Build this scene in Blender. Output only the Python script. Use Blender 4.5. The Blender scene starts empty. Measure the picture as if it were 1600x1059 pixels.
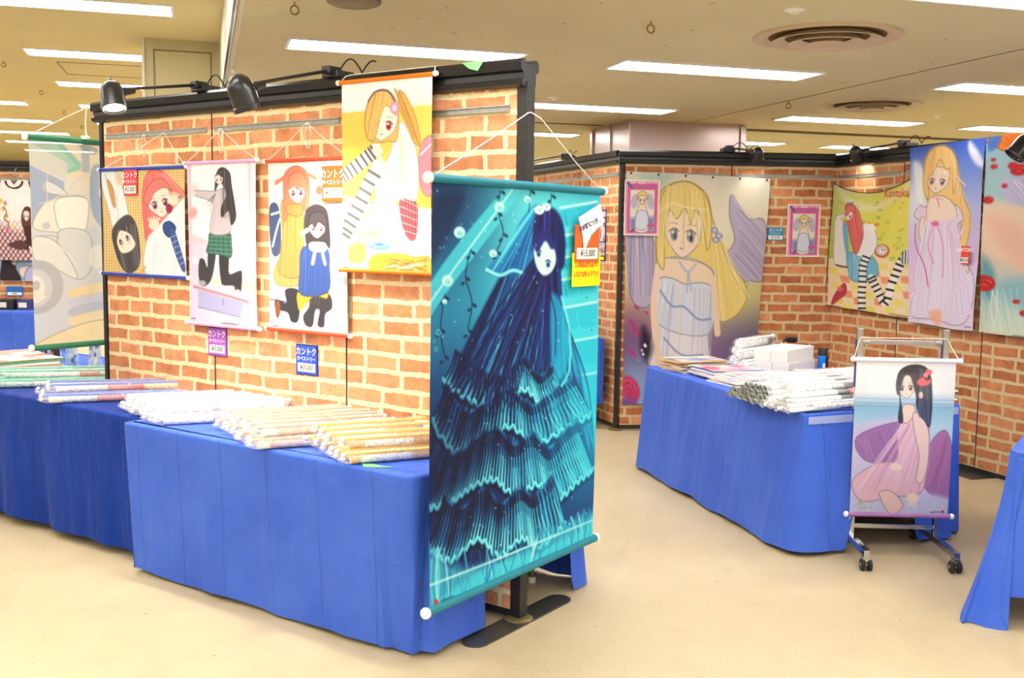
import bpy, bmesh, math, random
import numpy as np
from mathutils import Vector, Matrix
PI = math.pi
S = bpy.context.scene
C = S.collection

# ------------------------------------------------------------------ camera
EYE = 1.6
PITCH, ROLL = 0.1003, 0.0140
cam = bpy.data.cameras.new('camera')
cam.sensor_width = 36.0
cam.lens = 36.0 * 1627.4 / 1600.0
cam.clip_start = 0.05
cam.clip_end = 200
co = bpy.data.objects.new('camera', cam)
C.objects.link(co)
_cp, _sp, _cr, _sr = math.cos(PITCH), math.sin(PITCH), math.cos(ROLL), math.sin(ROLL)
_R, _U, _F = Vector((1, 0, 0)), Vector((0, _sp, _cp)), Vector((0, _cp, -_sp))
_r = _cr * _R + _sr * _U
_u = -_sr * _R + _cr * _U
co.matrix_world = Matrix(((_r.x, _u.x, -_F.x, 0), (_r.y, _u.y, -_F.y, 0), (_r.z, _u.z, -_F.z, EYE), (0, 0, 0, 1)))
S.camera = co

# ------------------------------------------------------------------ light and exposure
w = bpy.data.worlds.new('hall_air')
S.world = w
w.use_nodes = True
bg = w.node_tree.nodes['Background']
bg.inputs[0].default_value = (1.0, 0.98, 0.93, 1)
bg.inputs[1].default_value = 0.35
S.view_settings.view_transform = 'Standard'
S.view_settings.look = 'None'
S.view_settings.exposure = 0.66
S.view_settings.gamma = 1
S.view_settings.use_curve_mapping = False
TUBE_LIGHT = 13.0        # emission of the ceiling diffusers
SPOT_W = 46.0            # watts of the clip-on spots

# ------------------------------------------------------------------ frames (a wall or table and its own axes)
class Fr:
    """x runs right along the face, y goes into it, z up"""
    def __init__(s, ox, oy, dx, dy):
        n = math.hypot(dx, dy); s.o = (ox, oy); s.x = (dx / n, dy / n); s.y = (-dy / n, dx / n)
        s.ang = math.atan2(dy, dx)
    def w(s, x, y, z=0.0):
        return Vector((s.o[0] + s.x[0] * x + s.y[0] * y, s.o[1] + s.x[1] * x + s.y[1] * y, z))
FW = Fr(0, 0, 1, 0)
FA = Fr(.027, 4.192, .8172, -.5764)       # main brick partition
FB = Fr(.873, 8.492, .9975, .0707)        # far partition, facing
FC = Fr(2.638, 8.617, .3422, -.9396)      # far partition, right return
FD = Fr(.873, 8.492, .335, -.942)         # partition going back on the left of the corner
FE = Fr(-4.0, 11.06, .9975, .0707)        # partition at far left
FR = Fr(1.50, 5.28, .947, .32)            # goods on the booth table (x right, y back)
FRT = Fr(1.487, 5.202, .957, .29)         # booth table and its cloth
FX = Fr(0, 0, .9586, .2849)               # ceiling grid

OFF = {}
def setp(o, label=None, cat=None, group=None, kind=None):
    if label: o['label'] = label
    if cat: o['category'] = cat
    if group: o['group'] = group
    if kind: o['kind'] = kind
    return o
def thing(name, label, cat, fr, x, y, z, group=None, kind=None):
    o = bpy.data.objects.new(name, None); C.objects.link(o)
    o.empty_display_size = .05
    o.location = fr.w(x, y, z); o.rotation_euler = (0, 0, fr.ang)
    OFF[o.name] = (x, y, z)
    return setp(o, label, cat, group, kind)

class MB:
    def __init__(s): s.v = []; s.f = []; s.m = []; s.uv = {}
    def add(s, vs, fs, mi=0):
        b = len(s.v); s.v += [tuple(p) for p in vs]
        for f in fs: s.f.append(tuple(b + i for i in f)); s.m.append(mi)
        return b
    def box(s, x0, x1, y0, y1, z0, z1, mi=0, bev=0.0, rot=None, piv=None):
        bm = bmesh.new(); bmesh.ops.create_cube(bm, size=1)
        for v in bm.verts:
            v.co = Vector(((x0 + x1) / 2 + v.co.x * (x1 - x0), (y0 + y1) / 2 + v.co.y * (y1 - y0), (z0 + z1) / 2 + v.co.z * (z1 - z0)))
        if bev: bmesh.ops.bevel(bm, geom=list(bm.edges), offset=bev, segments=2, profile=.7, affect='EDGES')
        if rot is not None:
            p = Vector(piv) if piv else Vector(((x0 + x1) / 2, (y0 + y1) / 2, (z0 + z1) / 2))
            for v in bm.verts: v.co = p + rot @ (v.co - p)
        bm.verts.index_update()
        s.add([v.co[:] for v in bm.verts], [[v.index for v in f.verts] for f in bm.faces], mi); bm.free()
        return s
    def lathe(s, prof, p=(0, 0, 0), ax=(0, 0, 1), n=20, mi=0, cap=True):
        """prof: list of (r, h) along the axis"""
        a = Vector(ax).normalized(); q = a.to_track_quat('Z', 'Y').to_matrix(); p = Vector(p)
        vs = []; fs = []
        for r, h in prof:
            for i in range(n):
                t = 2 * PI * i / n; vs.append(p + q @ Vector((r * math.cos(t), r * math.sin(t), h)))
        for k in range(len(prof) - 1):
            for i in range(n):
                j = (i + 1) % n; fs.append((k * n + i, k * n + j, (k + 1) * n + j, (k + 1) * n + i))
        if cap:
            fs.append(tuple(reversed(range(n)))); fs.append(tuple((len(prof) - 1) * n + i for i in range(n)))
        s.add(vs, fs, mi); return s
    def cyl(s, p0, p1, r, n=16, mi=0, r1=None):
        p0 = Vector(p0); p1 = Vector(p1); d = p1 - p0
        return s.lathe([(r, 0), (r if r1 is None else r1, d.length)], p0, d, n, mi)
    def tube(s, pts, r, n=8, mi=0):
        pts = [Vector(p) for p in pts]; vs = []; fs = []; N = len(pts)
        up = Vector((0, 0, 1))
        for k, p in enumerate(pts):
            t = (pts[min(k + 1, N - 1)] - pts[max(k - 1, 0)]).normalized()
            a = t.cross(up)
            if a.length < .05: a = t.cross(Vector((1, 0, 0)))
            a.normalize(); b = t.cross(a)
            for i in range(n):
                th = 2 * PI * i / n; vs.append(p + r * (math.cos(th) * a + math.sin(th) * b))
        for k in range(N - 1):
            for i in range(n):
                j = (i + 1) % n; fs.append((k * n + i, k * n + j, (k + 1) * n + j, (k + 1) * n + i))
        fs.append(tuple(range(n))); fs.append(tuple((N - 1) * n + i for i in range(n)))
        s.add(vs, fs, mi); return s
    def prism(s, poly, axis='x', a=0, b=1, mi=0):
        """poly of 2D points extruded; axis x: (y,z); y: (x,z); z: (x,y)"""
        def P(p, t): return {'x': (t, p[0], p[1]), 'y': (p[0], t, p[1]), 'z': (p[0], p[1], t)}[axis]
        n = len(poly); vs = [P(p, a) for p in poly] + [P(p, b) for p in poly]
        fs = [tuple(range(n)), tuple(reversed(range(n, 2 * n)))] + [(i, n + i, n + (i + 1) % n, (i + 1) % n) for i in range(n)]
        s.add(vs, fs, mi); return s
    def build(s, name, mats, parent=None, fr=None, at=None, smooth=False, fix=True):
        off = OFF[parent.name] if parent is not None and parent.name in OFF else (at or (0, 0, 0))
        me = bpy.data.meshes.new(name)
        me.from_pydata([(x - off[0], y - off[1], z - off[2]) for x, y, z in s.v], [], s.f)
        for m in (mats if isinstance(mats, (list, tuple)) else [mats]): me.materials.append(m)
        me.polygons.foreach_set('material_index', s.m)
        if fix:
            bm = bmesh.new(); bm.from_mesh(me); bmesh.ops.recalc_face_normals(bm, faces=bm.faces); bm.to_mesh(me); bm.free()
        if smooth:
            me.polygons.foreach_set('use_smooth', [True] * len(me.polygons))
            me.set_sharp_from_angle(angle=math.radians(40))
        me.update()
        o = bpy.data.objects.new(name, me); C.objects.link(o)
        if parent is not None:
            o.parent = parent
            OFF[o.name] = off
        else:
            f = fr or FW; o.location = f.w(*off); o.rotation_euler = (0, 0, f.ang); OFF[o.name] = off
        return o

def copy_tree(o, parent=None, loc=None, rotz=None, label=None, group=None):
    c = o.copy(); C.objects.link(c); c.parent = parent
    if loc is not None: c.location = loc
    if rotz is not None: c.rotation_euler = (0, 0, rotz)
    if label: c['label'] = label
    if group: c['group'] = group
    for ch in list(o.children): copy_tree(ch, c)
    return c

# ------------------------------------------------------------------ materials
def lin(c): return tuple(((x / 255) / 12.92 if x / 255 <= .04045 else ((x / 255 + .055) / 1.055) ** 2.4) for x in c)
class NT:
    def __init__(s, name):
        s.m = bpy.data.materials.new(name); s.m.use_nodes = True; s.t = s.m.node_tree; s.t.nodes.clear()
        s.out = s.n('ShaderNodeOutputMaterial'); s.b = s.n('ShaderNodeBsdfPrincipled'); s.l(s.b.outputs[0], s.out.inputs[0])
    def n(s, ty, **k):
        x = s.t.nodes.new(ty)
        for a, v in k.items(): setattr(x, a, v)
        return x
    def l(s, a, b): s.t.links.new(a, b)
    def mix(s, fac, a, b, mode='MIX'):
        x = s.n('ShaderNodeMix', data_type='RGBA', blend_type=mode)
        for i, v in ((0, fac), (6, a), (7, b)):
            if hasattr(v, 'node'): s.l(v, x.inputs[i])
            elif i == 0: x.inputs[0].default_value = v
            else: x.inputs[i].default_value = (*v, 1)
        return x.outputs[2]
    def math(s, op, a, b=0.0, c=None):
        x = s.n('ShaderNodeMath', operation=op)
        for i, v in enumerate((a, b) if c is None else (a, b, c)):
            if hasattr(v, 'node'): s.l(v, x.inputs[i])
            else: x.inputs[i].default_value = v
        return x.outputs[0]
    def noise(s, vec, scale, detail=3, rough=.5, dim='3D'):
        x = s.n('ShaderNodeTexNoise', noise_dimensions=dim)
        if vec is not None: s.l(vec, x.inputs['Vector'])
        x.inputs['Scale'].default_value = scale; x.inputs['Detail'].default_value = detail; x.inputs['Roughness'].default_value = rough
        return x
    def ramp(s, fac, stops):
        x = s.n('ShaderNodeValToRGB'); s.l(fac, x.inputs[0]); e = x.color_ramp.elements
        while len(e) < len(stops): e.new(.5)
        for i, (p, c) in enumerate(stops): e[i].position = p; e[i].color = (*c, 1) if len(c) == 3 else c
        return x.outputs[0]
    def bump(s, h, strength=.3, dist=.01):
        x = s.n('ShaderNodeBump'); x.inputs['Strength'].default_value = strength; x.inputs['Distance'].default_value = dist
        s.l(h, x.inputs['Height']); s.l(x.outputs[0], s.b.inputs['Normal']); return x
    def coords(s, which='Object'):
        return s.n('ShaderNodeTexCoord').outputs[which]
def plain(name, rgb, rough=.5, metal=0.0, spec=.5, var=.06, scale=30, alpha=1.0, trans=0.0, emit=None):
    t = NT(name); c = lin(rgb)
    nz = t.noise(t.coords(), scale, 3)
    a = tuple(min(1, x * (1 + var)) for x in c); b = tuple(x * (1 - var) for x in c)
    t.l(t.mix(nz.outputs[0], b, a), t.b.inputs['Base Color'])
    t.b.inputs['Roughness'].default_value = rough; t.b.inputs['Metallic'].default_value = metal
    t.b.inputs['Specular IOR Level'].default_value = spec
    t.b.inputs['Alpha'].default_value = alpha
    if emit:
        t.b.inputs['Emission Color'].default_value = (*emit[0], 1); t.b.inputs['Emission Strength'].default_value = emit[1]
    return t.m

def brick_mat(name, seed, c1, c2, mortar):
    t = NT(name)
    sep = t.n('ShaderNodeSeparateXYZ'); t.l(t.coords(), sep.inputs[0])
    cmb = t.n('ShaderNodeCombineXYZ'); t.l(t.math('ADD', sep.outputs[0], seed * .173 + 20), cmb.inputs[0]); t.l(t.math('ADD', sep.outputs[2], seed * .0787 * 7 + 3.03), cmb.inputs[1])
    base = cmb.outputs[0]
    n1 = t.noise(base, 11, 3, .6); n2 = t.noise(base, 60, 2, .6); n0 = t.noise(base, 3.3, 1, .5)
    def sub(o, k):
        vm = t.n('ShaderNodeVectorMath', operation='SUBTRACT'); t.l(o, vm.inputs[0]); vm.inputs[1].default_value = (.5, .5, .5)
        sc = t.n('ShaderNodeVectorMath', operation='SCALE'); t.l(vm.outputs[0], sc.inputs[0]); sc.inputs['Scale'].default_value = k; return sc.outputs[0]
    def add(a, b):
        vm = t.n('ShaderNodeVectorMath', operation='ADD'); t.l(a, vm.inputs[0]); t.l(b, vm.inputs[1]); return vm.outputs[0]
    vec = add(add(add(base, sub(n1.outputs[1], .022)), sub(n2.outputs[1], .010)), sub(n0.outputs[1], .02))
    br = t.n('ShaderNodeTexBrick'); t.l(vec, br.inputs['Vector'])
    br.offset = .5; br.squash = .86; br.squash_frequency = 3
    for k, v in (('Scale', 1), ('Mortar Size', .0122), ('Mortar Smooth', .15), ('Bias', 0), ('Brick Width', .222), ('Row Height', .0787)): br.inputs[k].default_value = v
    br.inputs['Color1'].default_value = (0, 0, 0, 1); br.inputs['Color2'].default_value = (1, 1, 1, 1); br.inputs['Mortar'].default_value = (.5, .5, .5, 1)
    brick = t.ramp(br.outputs[0], [(0, lin(c1)), (.55, lin(c2)), (.9, tuple(x * .8 for x in lin(c2))), (1, tuple(min(1, x * 1.15) for x in lin(c1)))])
    blot = t.ramp(n1.outputs[0], [(.3, (.72, .68, .66)), (.6, (1.05, 1.05, 1.05))])
    brick = t.mix(1, brick, blot, 'MULTIPLY')
    sc1 = t.noise(base, 23, 5, .75); scuff = t.ramp(sc1.outputs[0], [(.63, (0, 0, 0)), (.69, (1, 1, 1))])
    brick = t.mix(t.math('MULTIPLY', scuff, .55), brick, lin(mortar))
    mor = t.mix(n2.outputs[0], tuple(x * .78 for x in lin(mortar)), tuple(min(1, x * 1.12) for x in lin(mortar)))
    t.l(t.mix(br.outputs[1], brick, mor), t.b.inputs['Base Color'])
    t.b.inputs['Roughness'].default_value = .75; t.b.inputs['Specular IOR Level'].default_value = .25
    h = t.math('ADD', t.math('MULTIPLY', br.outputs[1], -1.0), t.math('MULTIPLY', n2.outputs[0], .35))
    t.bump(h, .55, .006)
    return t.m
M = {}
for i in range(3): M['brick%d' % i] = brick_mat('brick_panel_%d' % i, i + 1, (226, 160, 118), (213, 142, 98), (236, 218, 172))
for i in range(3): M['brickB%d' % i] = brick_mat('brick_panel_far_%d' % i, i + 5, (214, 146, 102), (197, 123, 79), (214, 193, 150))

def cloth_mat(name, rgb, rgb2, crease=.3):
    t = NT(name)
    uv = t.n('ShaderNodeUVMap', uv_map='UVMap').outputs[0]
    sep = t.n('ShaderNodeSeparateXYZ'); t.l(uv, sep.inputs[0])
    big = t.noise(uv, 2.2, 3, .55)
    t.l(t.mix(t.ramp(big.outputs[0], [(.3, (0, 0, 0)), (.7, (1, 1, 1))]), lin(rgb), lin(rgb2)), t.b.inputs['Base Color'])
    t.b.inputs['Roughness'].default_value = .8; t.b.inputs['Specular IOR Level'].default_value = .25
    t.b.inputs['Sheen Weight'].default_value = .04; t.b.inputs['Sheen Roughness'].default_value = .4
    # ironed fold lines: vertical every 0.29 m, one horizontal, plus crumple
    wob = t.noise(uv, 1.4, 2); u2 = t.math('ADD', sep.outputs[0], t.math('MULTIPLY', wob.outputs[0], .05))
    fr = t.math('ABSOLUTE', t.math('SUBTRACT', t.math('FRACT', t.math('DIVIDE', u2, .29)), .5))
    cr = t.math('SMOOTH_MAX', t.math('SUBTRACT', 1, t.math('MULTIPLY', fr, 55)), 0.0, .1)
    v2 = t.math('ADD', sep.outputs[1], t.math('MULTIPLY', wob.outputs[0], .06))
    fv = t.math('ABSOLUTE', t.math('SUBTRACT', v2, .38))
    cv = t.math('SMOOTH_MAX', t.math('SUBTRACT', 1, t.math('MULTIPLY', fv, 160)), 0.0, .1)
    nz = t.noise(uv, 5, 5, .62); mp = t.n('ShaderNodeMapping'); t.l(uv, mp.inputs[0]); mp.inputs['Scale'].default_value = (9, 2.2, 1); mp.inputs['Rotation'].default_value = (0, 0, .12)
    nv = t.noise(mp.outputs[0], 1, 3, .5)
    h = t.math('ADD', t.math('MULTIPLY', t.math('ADD', cr, t.math('MULTIPLY', cv, .12)), crease), t.math('ADD', t.math('MULTIPLY', nz.outputs[0], .8), t.math('MULTIPLY', nv.outputs[0], 1.6)))
    t.bump(h, .65, .022)
    return t.m
M['cloth'] = cloth_mat('blue_cloth', (56, 92, 198), (70, 108, 210), .45)
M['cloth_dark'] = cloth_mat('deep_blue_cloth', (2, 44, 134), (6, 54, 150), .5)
M['black'] = plain('black_paint', (22, 21, 22), .32, 0, .5, .3, 40)
M['blackworn'] = plain('worn_black_steel', (44, 43, 42), .45, .3, .5, .6, 14)
M['lampblack'] = plain('lamp_black', (30, 30, 32), .3, 0, .6, .2, 30)
M['alu'] = plain('aluminium_rail', (165, 165, 160), .4, .7, .5, .35, 60)
M['chrome'] = plain('chrome', (200, 198, 196), .18, 1.0, .5, .05, 30)
M['white'] = plain('white_plastic', (240, 240, 238), .45, 0, .4, .03)
M['string'] = plain('white_string', (235, 232, 225), .8, 0, .2, .05)
M['cream'] = plain('cream_paint', (196, 186, 142), .6, 0, .3, .05, 4)
M['creamlight'] = plain('pale_cream_paint', (226, 222, 200), .6, 0, .3, .04, 4)
M['pillar'] = plain('glossy_pinkish_panel', (190, 172, 168), .28, .35, .6, .05, 3)
M['brown'] = plain('brown_metal', (124, 110, 88), .5, .2, .4, .2, 10)
M['steel'] = plain('dull_steel_plate', (96, 96, 90), .35, .7, .5, .3, 12)
M['brass'] = plain('worn_brass', (150, 132, 84), .4, .7, .5, .3, 20)
M['greentape'] = plain('green_tape', (128, 214, 130), .6)
M['rubber'] = plain('black_rubber', (26, 26, 26), .6)
M['glass'] = None
def clear_mat(name, tint=(1, 1, 1), alpha=.22, rough=.12):
    t = NT(name)
    tr = t.n('ShaderNodeBsdfTransparent'); tr.inputs[0].default_value = (*tint, 1)
    t.b.inputs['Base Color'].default_value = (.95, .96, .97, 1); t.b.inputs['Roughness'].default_value = rough
    t.b.inputs['Specular IOR Level'].default_value = .9
    nz = t.noise(t.coords(), 45, 4, .6); t.bump(nz.outputs[0], .8, .01)
    mx = t.n('ShaderNodeMixShader'); f = t.ramp(nz.outputs[0], [(.4, (alpha * .4,) * 3), (.62, (min(1, alpha * 2.2),) * 3)])
    t.l(f, mx.inputs[0]); t.l(tr.outputs[0], mx.inputs[1]); t.l(t.b.outputs[0], mx.inputs[2]); t.l(mx.outputs[0], t.out.inputs[0])
    return t.m
M['film'] = clear_mat('clear_plastic_film', alpha=.15, rough=.25)
M['acrylic'] = clear_mat('clear_acrylic', (.92, .95, .99), .18, .05)
M['tape'] = plain('frosted_tape', (190, 206, 246), .4, 0, .5, .04, 20, alpha=.5)

def floor_mat():
    t = NT('beige_carpet_floor')
    co_ = t.coords(); n = t.noise(co_, .7, 4, .6); n2 = t.noise(co_, 9, 4, .65); n3 = t.noise(co_, 260, 2, .6)
    c = t.mix(t.ramp(n.outputs[0], [(.3, (0, 0, 0)), (.7, (1, 1, 1))]), lin((184, 166, 132)), lin((204, 188, 154)))
    c = t.mix(t.math('MULTIPLY', t.ramp(n2.outputs[0], [(.25, (1, 1, 1)), (.5, (0, 0, 0))]), .35), c, lin((164, 146, 114)))
    mp = t.n('ShaderNodeMapping'); t.l(co_, mp.inputs[0]); mp.inputs['Rotation'].default_value = (0, 0, .5)
    wv = t.n('ShaderNodeTexWave', wave_type='BANDS', bands_direction='X'); t.l(mp.outputs[0], wv.inputs[0]); wv.inputs['Scale'].default_value = 26; wv.inputs['Distortion'].default_value = .4
    wv2 = t.n('ShaderNodeTexWave', wave_type='BANDS', bands_direction='Y'); t.l(mp.outputs[0], wv2.inputs[0]); wv2.inputs['Scale'].default_value = 26; wv2.inputs['Distortion'].default_value = .4
    wt = t.math('MULTIPLY', wv.outputs[1], wv2.outputs[1])
    c = t.mix(t.math('MULTIPLY', wt, .34), c, lin((150, 126, 92)))
    sp = t.noise(co_, 33, 2, .5); c = t.mix(t.ramp(sp.outputs[0], [(.735, (0, 0, 0)), (.76, (.8, .8, .8))]), c, lin((120, 100, 76)))
    t.l(c, t.b.inputs['Base Color'])
    t.l(t.ramp(n2.outputs[0], [(.3, (.42,) * 3), (.7, (.6,) * 3)]), t.b.inputs['Roughness'])
    t.b.inputs['Specular IOR Level'].default_value = .35
    t.bump(t.math('ADD', wt, n3.outputs[0]), .25, .004)
    return t.m
M['floor'] = floor_mat()
def ceil_mat(name, rgb):
    t = NT(name); co_ = t.coords()
    n = t.noise(co_, .8, 4, .55)
    c = t.mix(n.outputs[0], tuple(x * .86 for x in lin(rgb)), tuple(min(1, x * 1.1) for x in lin(rgb)))
    sp = t.noise(co_, 22, 1, .5); c = t.mix(t.ramp(sp.outputs[0], [(.775, (0, 0, 0)), (.79, (.75,) * 3)]), c, lin((96, 78, 50)))
    mp = t.n('ShaderNodeMapping'); t.l(co_, mp.inputs[0]); mp.inputs['Scale'].default_value = (1.2, 9, 1); mp.inputs['Rotation'].default_value = (0, 0, .9)
    ck = t.noise(mp.outputs[0], 2.2, 5, .7); c = t.mix(t.ramp(ck.outputs[0], [(.7, (0, 0, 0)), (.73, (.35,) * 3), (.75, (0, 0, 0))]), c, lin((120, 100, 62)))
    t.l(c, t.b.inputs['Base Color']); t.b.inputs['Roughness'].default_value = .7; t.b.inputs['Specular IOR Level'].default_value = .2
    return t.m
M['ceil'] = ceil_mat('beige_ceiling', (212, 204, 164))
M['ceil2'] = ceil_mat('cream_ceiling', (222, 208, 156))
def emit_mat(name, rgb, st):
    t = NT(name); e = t.n('ShaderNodeEmission'); e.inputs[0].default_value = (*rgb, 1); e.inputs[1].default_value = st
    t.l(e.outputs[0], t.out.inputs[0]); return t.m
M['tube'] = emit_mat('lit_diffuser', (1.0, .985, .945), TUBE_LIGHT)
M['lens'] = emit_mat('lit_lamp_face', (1.0, .86, .62), 6.0)
M['lens2'] = plain('unlit_lamp_face', (60, 60, 62), .15)

def art_mat(name, alpha=1.0, rough=.65, gain=.80):
    t = NT(name)
    a = t.n('ShaderNodeAttribute', attribute_name='Col')
    c = t.mix(1, a.outputs[0], (gain,) * 3, 'MULTIPLY')
    t.l(c, t.b.inputs['Base Color']); t.b.inputs['Roughness'].default_value = rough; t.b.inputs['Specular IOR Level'].default_value = .3
    nz = t.noise(t.coords(), 5, 3); t.bump(nz.outputs[0], .15, .01)
    if alpha < 1:
        tl = t.n('ShaderNodeBsdfTranslucent'); t.l(c, tl.inputs[0])
        m1 = t.n('ShaderNodeMixShader'); m1.inputs[0].default_value = .35; t.l(t.b.outputs[0], m1.inputs[1]); t.l(tl.outputs[0], m1.inputs[2])
        tr = t.n('ShaderNodeBsdfTransparent'); m2 = t.n('ShaderNodeMixShader'); m2.inputs[0].default_value = alpha
        t.l(tr.outputs[0], m2.inputs[1]); t.l(m1.outputs[0], m2.inputs[2]); t.l(m2.outputs[0], t.out.inputs[0])
    return t.m
M['print'] = art_mat('printed_fabric'); M['print_thin'] = art_mat('thin_printed_fabric', .92, gain=.94); M['print_gloss'] = art_mat('glossy_print', 1, .3)
# ------------------------------------------------------------------ room
def slab(name, fr, x0, x1, y0, y1, z0, z1, mat):
    return setp(MB().box(x0, x1, y0, y1, z0, z1).build(name, mat, fr=fr, at=(0, 0, 0)), kind='structure')
slab('floor', FX, -16, 18, -8, 27, -.1, 0, M['floor'])
ZL, ZH = 2.62, 3.18
slab('ceiling', FX, .163, 18, -8, 27, ZL, ZL + .1, M['ceil'])
slab('ceiling', FX, -16, .163, -8, 27, ZH, ZH + .1, M['ceil2'])
slab('trim_1', FX, .163, .20, -8, 27, ZL - .002, ZH + .1, M['creamlight'])
slab('trim_2', FX, .163, .175, -8, 27, ZL - .012, ZL - .001, M['alu'])
slab('wall_back', FX, -16, 18, 27, 27.1, 0, 3.3, M['cream'])
slab('wall_left', FX, -16.1, -16, -8, 27, 0, 3.3, M['cream'])
slab('wall_right', FX, 18, 18.1, -8, 27, 0, 3.3, M['cream'])
slab('trim_3', FX, 4.0, 18, 8.93, 8.97, ZL - .02, ZL - .001, M['brown'])
slab('trim_4', FX, .2, 3.6, 9.20, 9.22, ZL - .008, ZL - .001, M['brown'])
slab('trim_5', FX, 4.205, 4.211, -4, 8.93, ZL - .003, ZL - .001, M['brown'])
# square pillar behind the far partition: panels with corner posts
def pillar(label, x0, x1, y0, y1, zt, mp, mf):
    r = thing('wall_pillar', None, None, FX, (x0 + x1) / 2, (y0 + y1) / 2, 0, kind='structure')
    MB().box(x0 + .02, x1 - .02, y0 + .02, y1 - .02, 0, zt).build('pillar_core', mp, r)
    e = .055
    for (a, b) in ((x0, y0), (x1 - e, y0), (x0, y1 - e), (x1 - e, y1 - e)):
        MB().box(a, a + e, b, b + e, 0, zt - .012, bev=.006).build('corner_strip', mf, r)
    MB().box(x0 + .005, x0 + .03, (y0 + y1) / 2 - .02, (y0 + y1) / 2 + .02, 0, zt).build('joint_strip', mf, r)
    return r
pillar('', 3.62, 4.77, 8.64, 9.62, ZL, M['pillar'], M['pillar'])
r = thing('wall_pillar', None, None, FX, -.15, 9.6, 0, kind='structure')
MB().box(-.454, .163, 9.36, 9.86, 0, ZH).build('pillar_core', M['cream'], r)
MB().box(-.462, -.44, 9.34, 9.38, 0, ZH).build('corner_strip', M['creamlight'], r)
mb = MB()
for a in ((-.37, -.36, 1.2, ZH - .09), (.085, .095, 1.2, ZH - .09)): mb.box(a[0], a[1], 9.352, 9.36, a[2], a[3])
mb.box(-.37, .095, 9.352, 9.36, ZH - .1, ZH - .09)
mb.build('panel_joint', M['brown'], r)

# ceiling lights
def mk_light(z, wd, label):
    r = thing('ceiling_light', label, 'ceiling light', FX, 0, 0, z)
    L = 1.335; b = .018
    mb = MB()
    mb.box(0, L, 0, b, z - .012, z); mb.box(0, L, wd - b, wd, z - .012, z)
    mb.box(0, b, b, wd - b, z - .012, z); mb.box(L - b, L, b, wd - b, z - .012, z)
    mb.build('frame', M['white'], r)
    MB().box(b, L - b, b, wd - b, z - .006, z - .002).build('diffuser', M['tube'], r)
    return r
GL = 'recessed fluorescent lights of the lower ceiling'; GH = 'recessed fluorescent lights of the higher ceiling'
low = mk_light(ZL, .335, 'x'); high = mk_light(ZH, .39, 'x')
colsL = [.45, 2.36, 4.72, 6.62, 8.95, 11.2]; rowsL = [-6.6, -4.5, -2.45, -.4, 1.55, 3.54, 5.73, 7.79, 10.04, 12.1, 14.2, 16.3]
seenL = {(.45, 5.73): 'long white ceiling light above the near brick partition, one end hidden by the black beam',
 (2.36, 5.73): 'long white ceiling light in open ceiling between the near partition and the big round diffuser',
 (4.72, 5.73): 'bright ceiling light cut by the right picture edge, beyond the big round diffuser',
 (2.36, 7.79): 'ceiling light running behind the near partition post, just before the square pillar',
 (4.72, 7.79): 'ceiling light just beyond the smaller round diffuser',
 (6.62, 7.79): 'ceiling light above the two long hanging banners, cut by the picture edge',
 (2.36, 10.04): 'small far ceiling light low beside the square pillar, past the near partition post',
 (4.72, 10.04): 'small far ceiling light just right of the square pillar top',
 (6.62, 10.04): 'small far ceiling light seen behind the corner spotlight of the brick booth',
 (2.36, 3.54): 'ceiling light cut by the top right edge of the picture'}
first = True
for cx in colsL:
    for ry in rowsL:
        lab = seenL.get((cx, ry), 'white ceiling light of the lower ceiling, outside or hidden from the view')
        o = low if first else copy_tree(low)
        o.location = FX.w(cx, ry, ZL); o['label'] = lab; o['group'] = GL; first = False
colsH = [-1.51, -3.45, -5.9, -7.85, -10.3]; rowsH = [-6.8, -4.7, -2.5, -.4, 1.7, 3.85, 5.9, 7.95, 10.24, 12.37, 14.55, 16.9, 19.0, 21.1, 23.3]
names = {7.95: 'nearest', 10.24: 'second', 12.37: 'third', 14.55: 'fourth', 16.9: 'fifth', 19.0: 'sixth', 21.1: 'seventh', 23.3: 'eighth'}
first = True
for cx in colsH:
    for ry in rowsH:
        lab = 'long white light of the higher ceiling, outside or hidden from the view'
        if ry in names and cx == -1.51: lab = '%s light in the row of the higher cream ceiling beside the cream pillar' % names[ry]
        if ry in names and cx == -3.45 and ry > 12: lab = '%s light in the second row of the higher ceiling, near the left picture edge' % names[ry]
        if ry in names and cx < -3.5 and ry > 14: lab = 'small far light at the %s row of the higher ceiling, low at the left edge' % names[ry]
        o = high if first else copy_tree(high)
        o.location = FX.w(cx, ry, ZH); o['label'] = lab; o['group'] = GH; first = False

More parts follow.
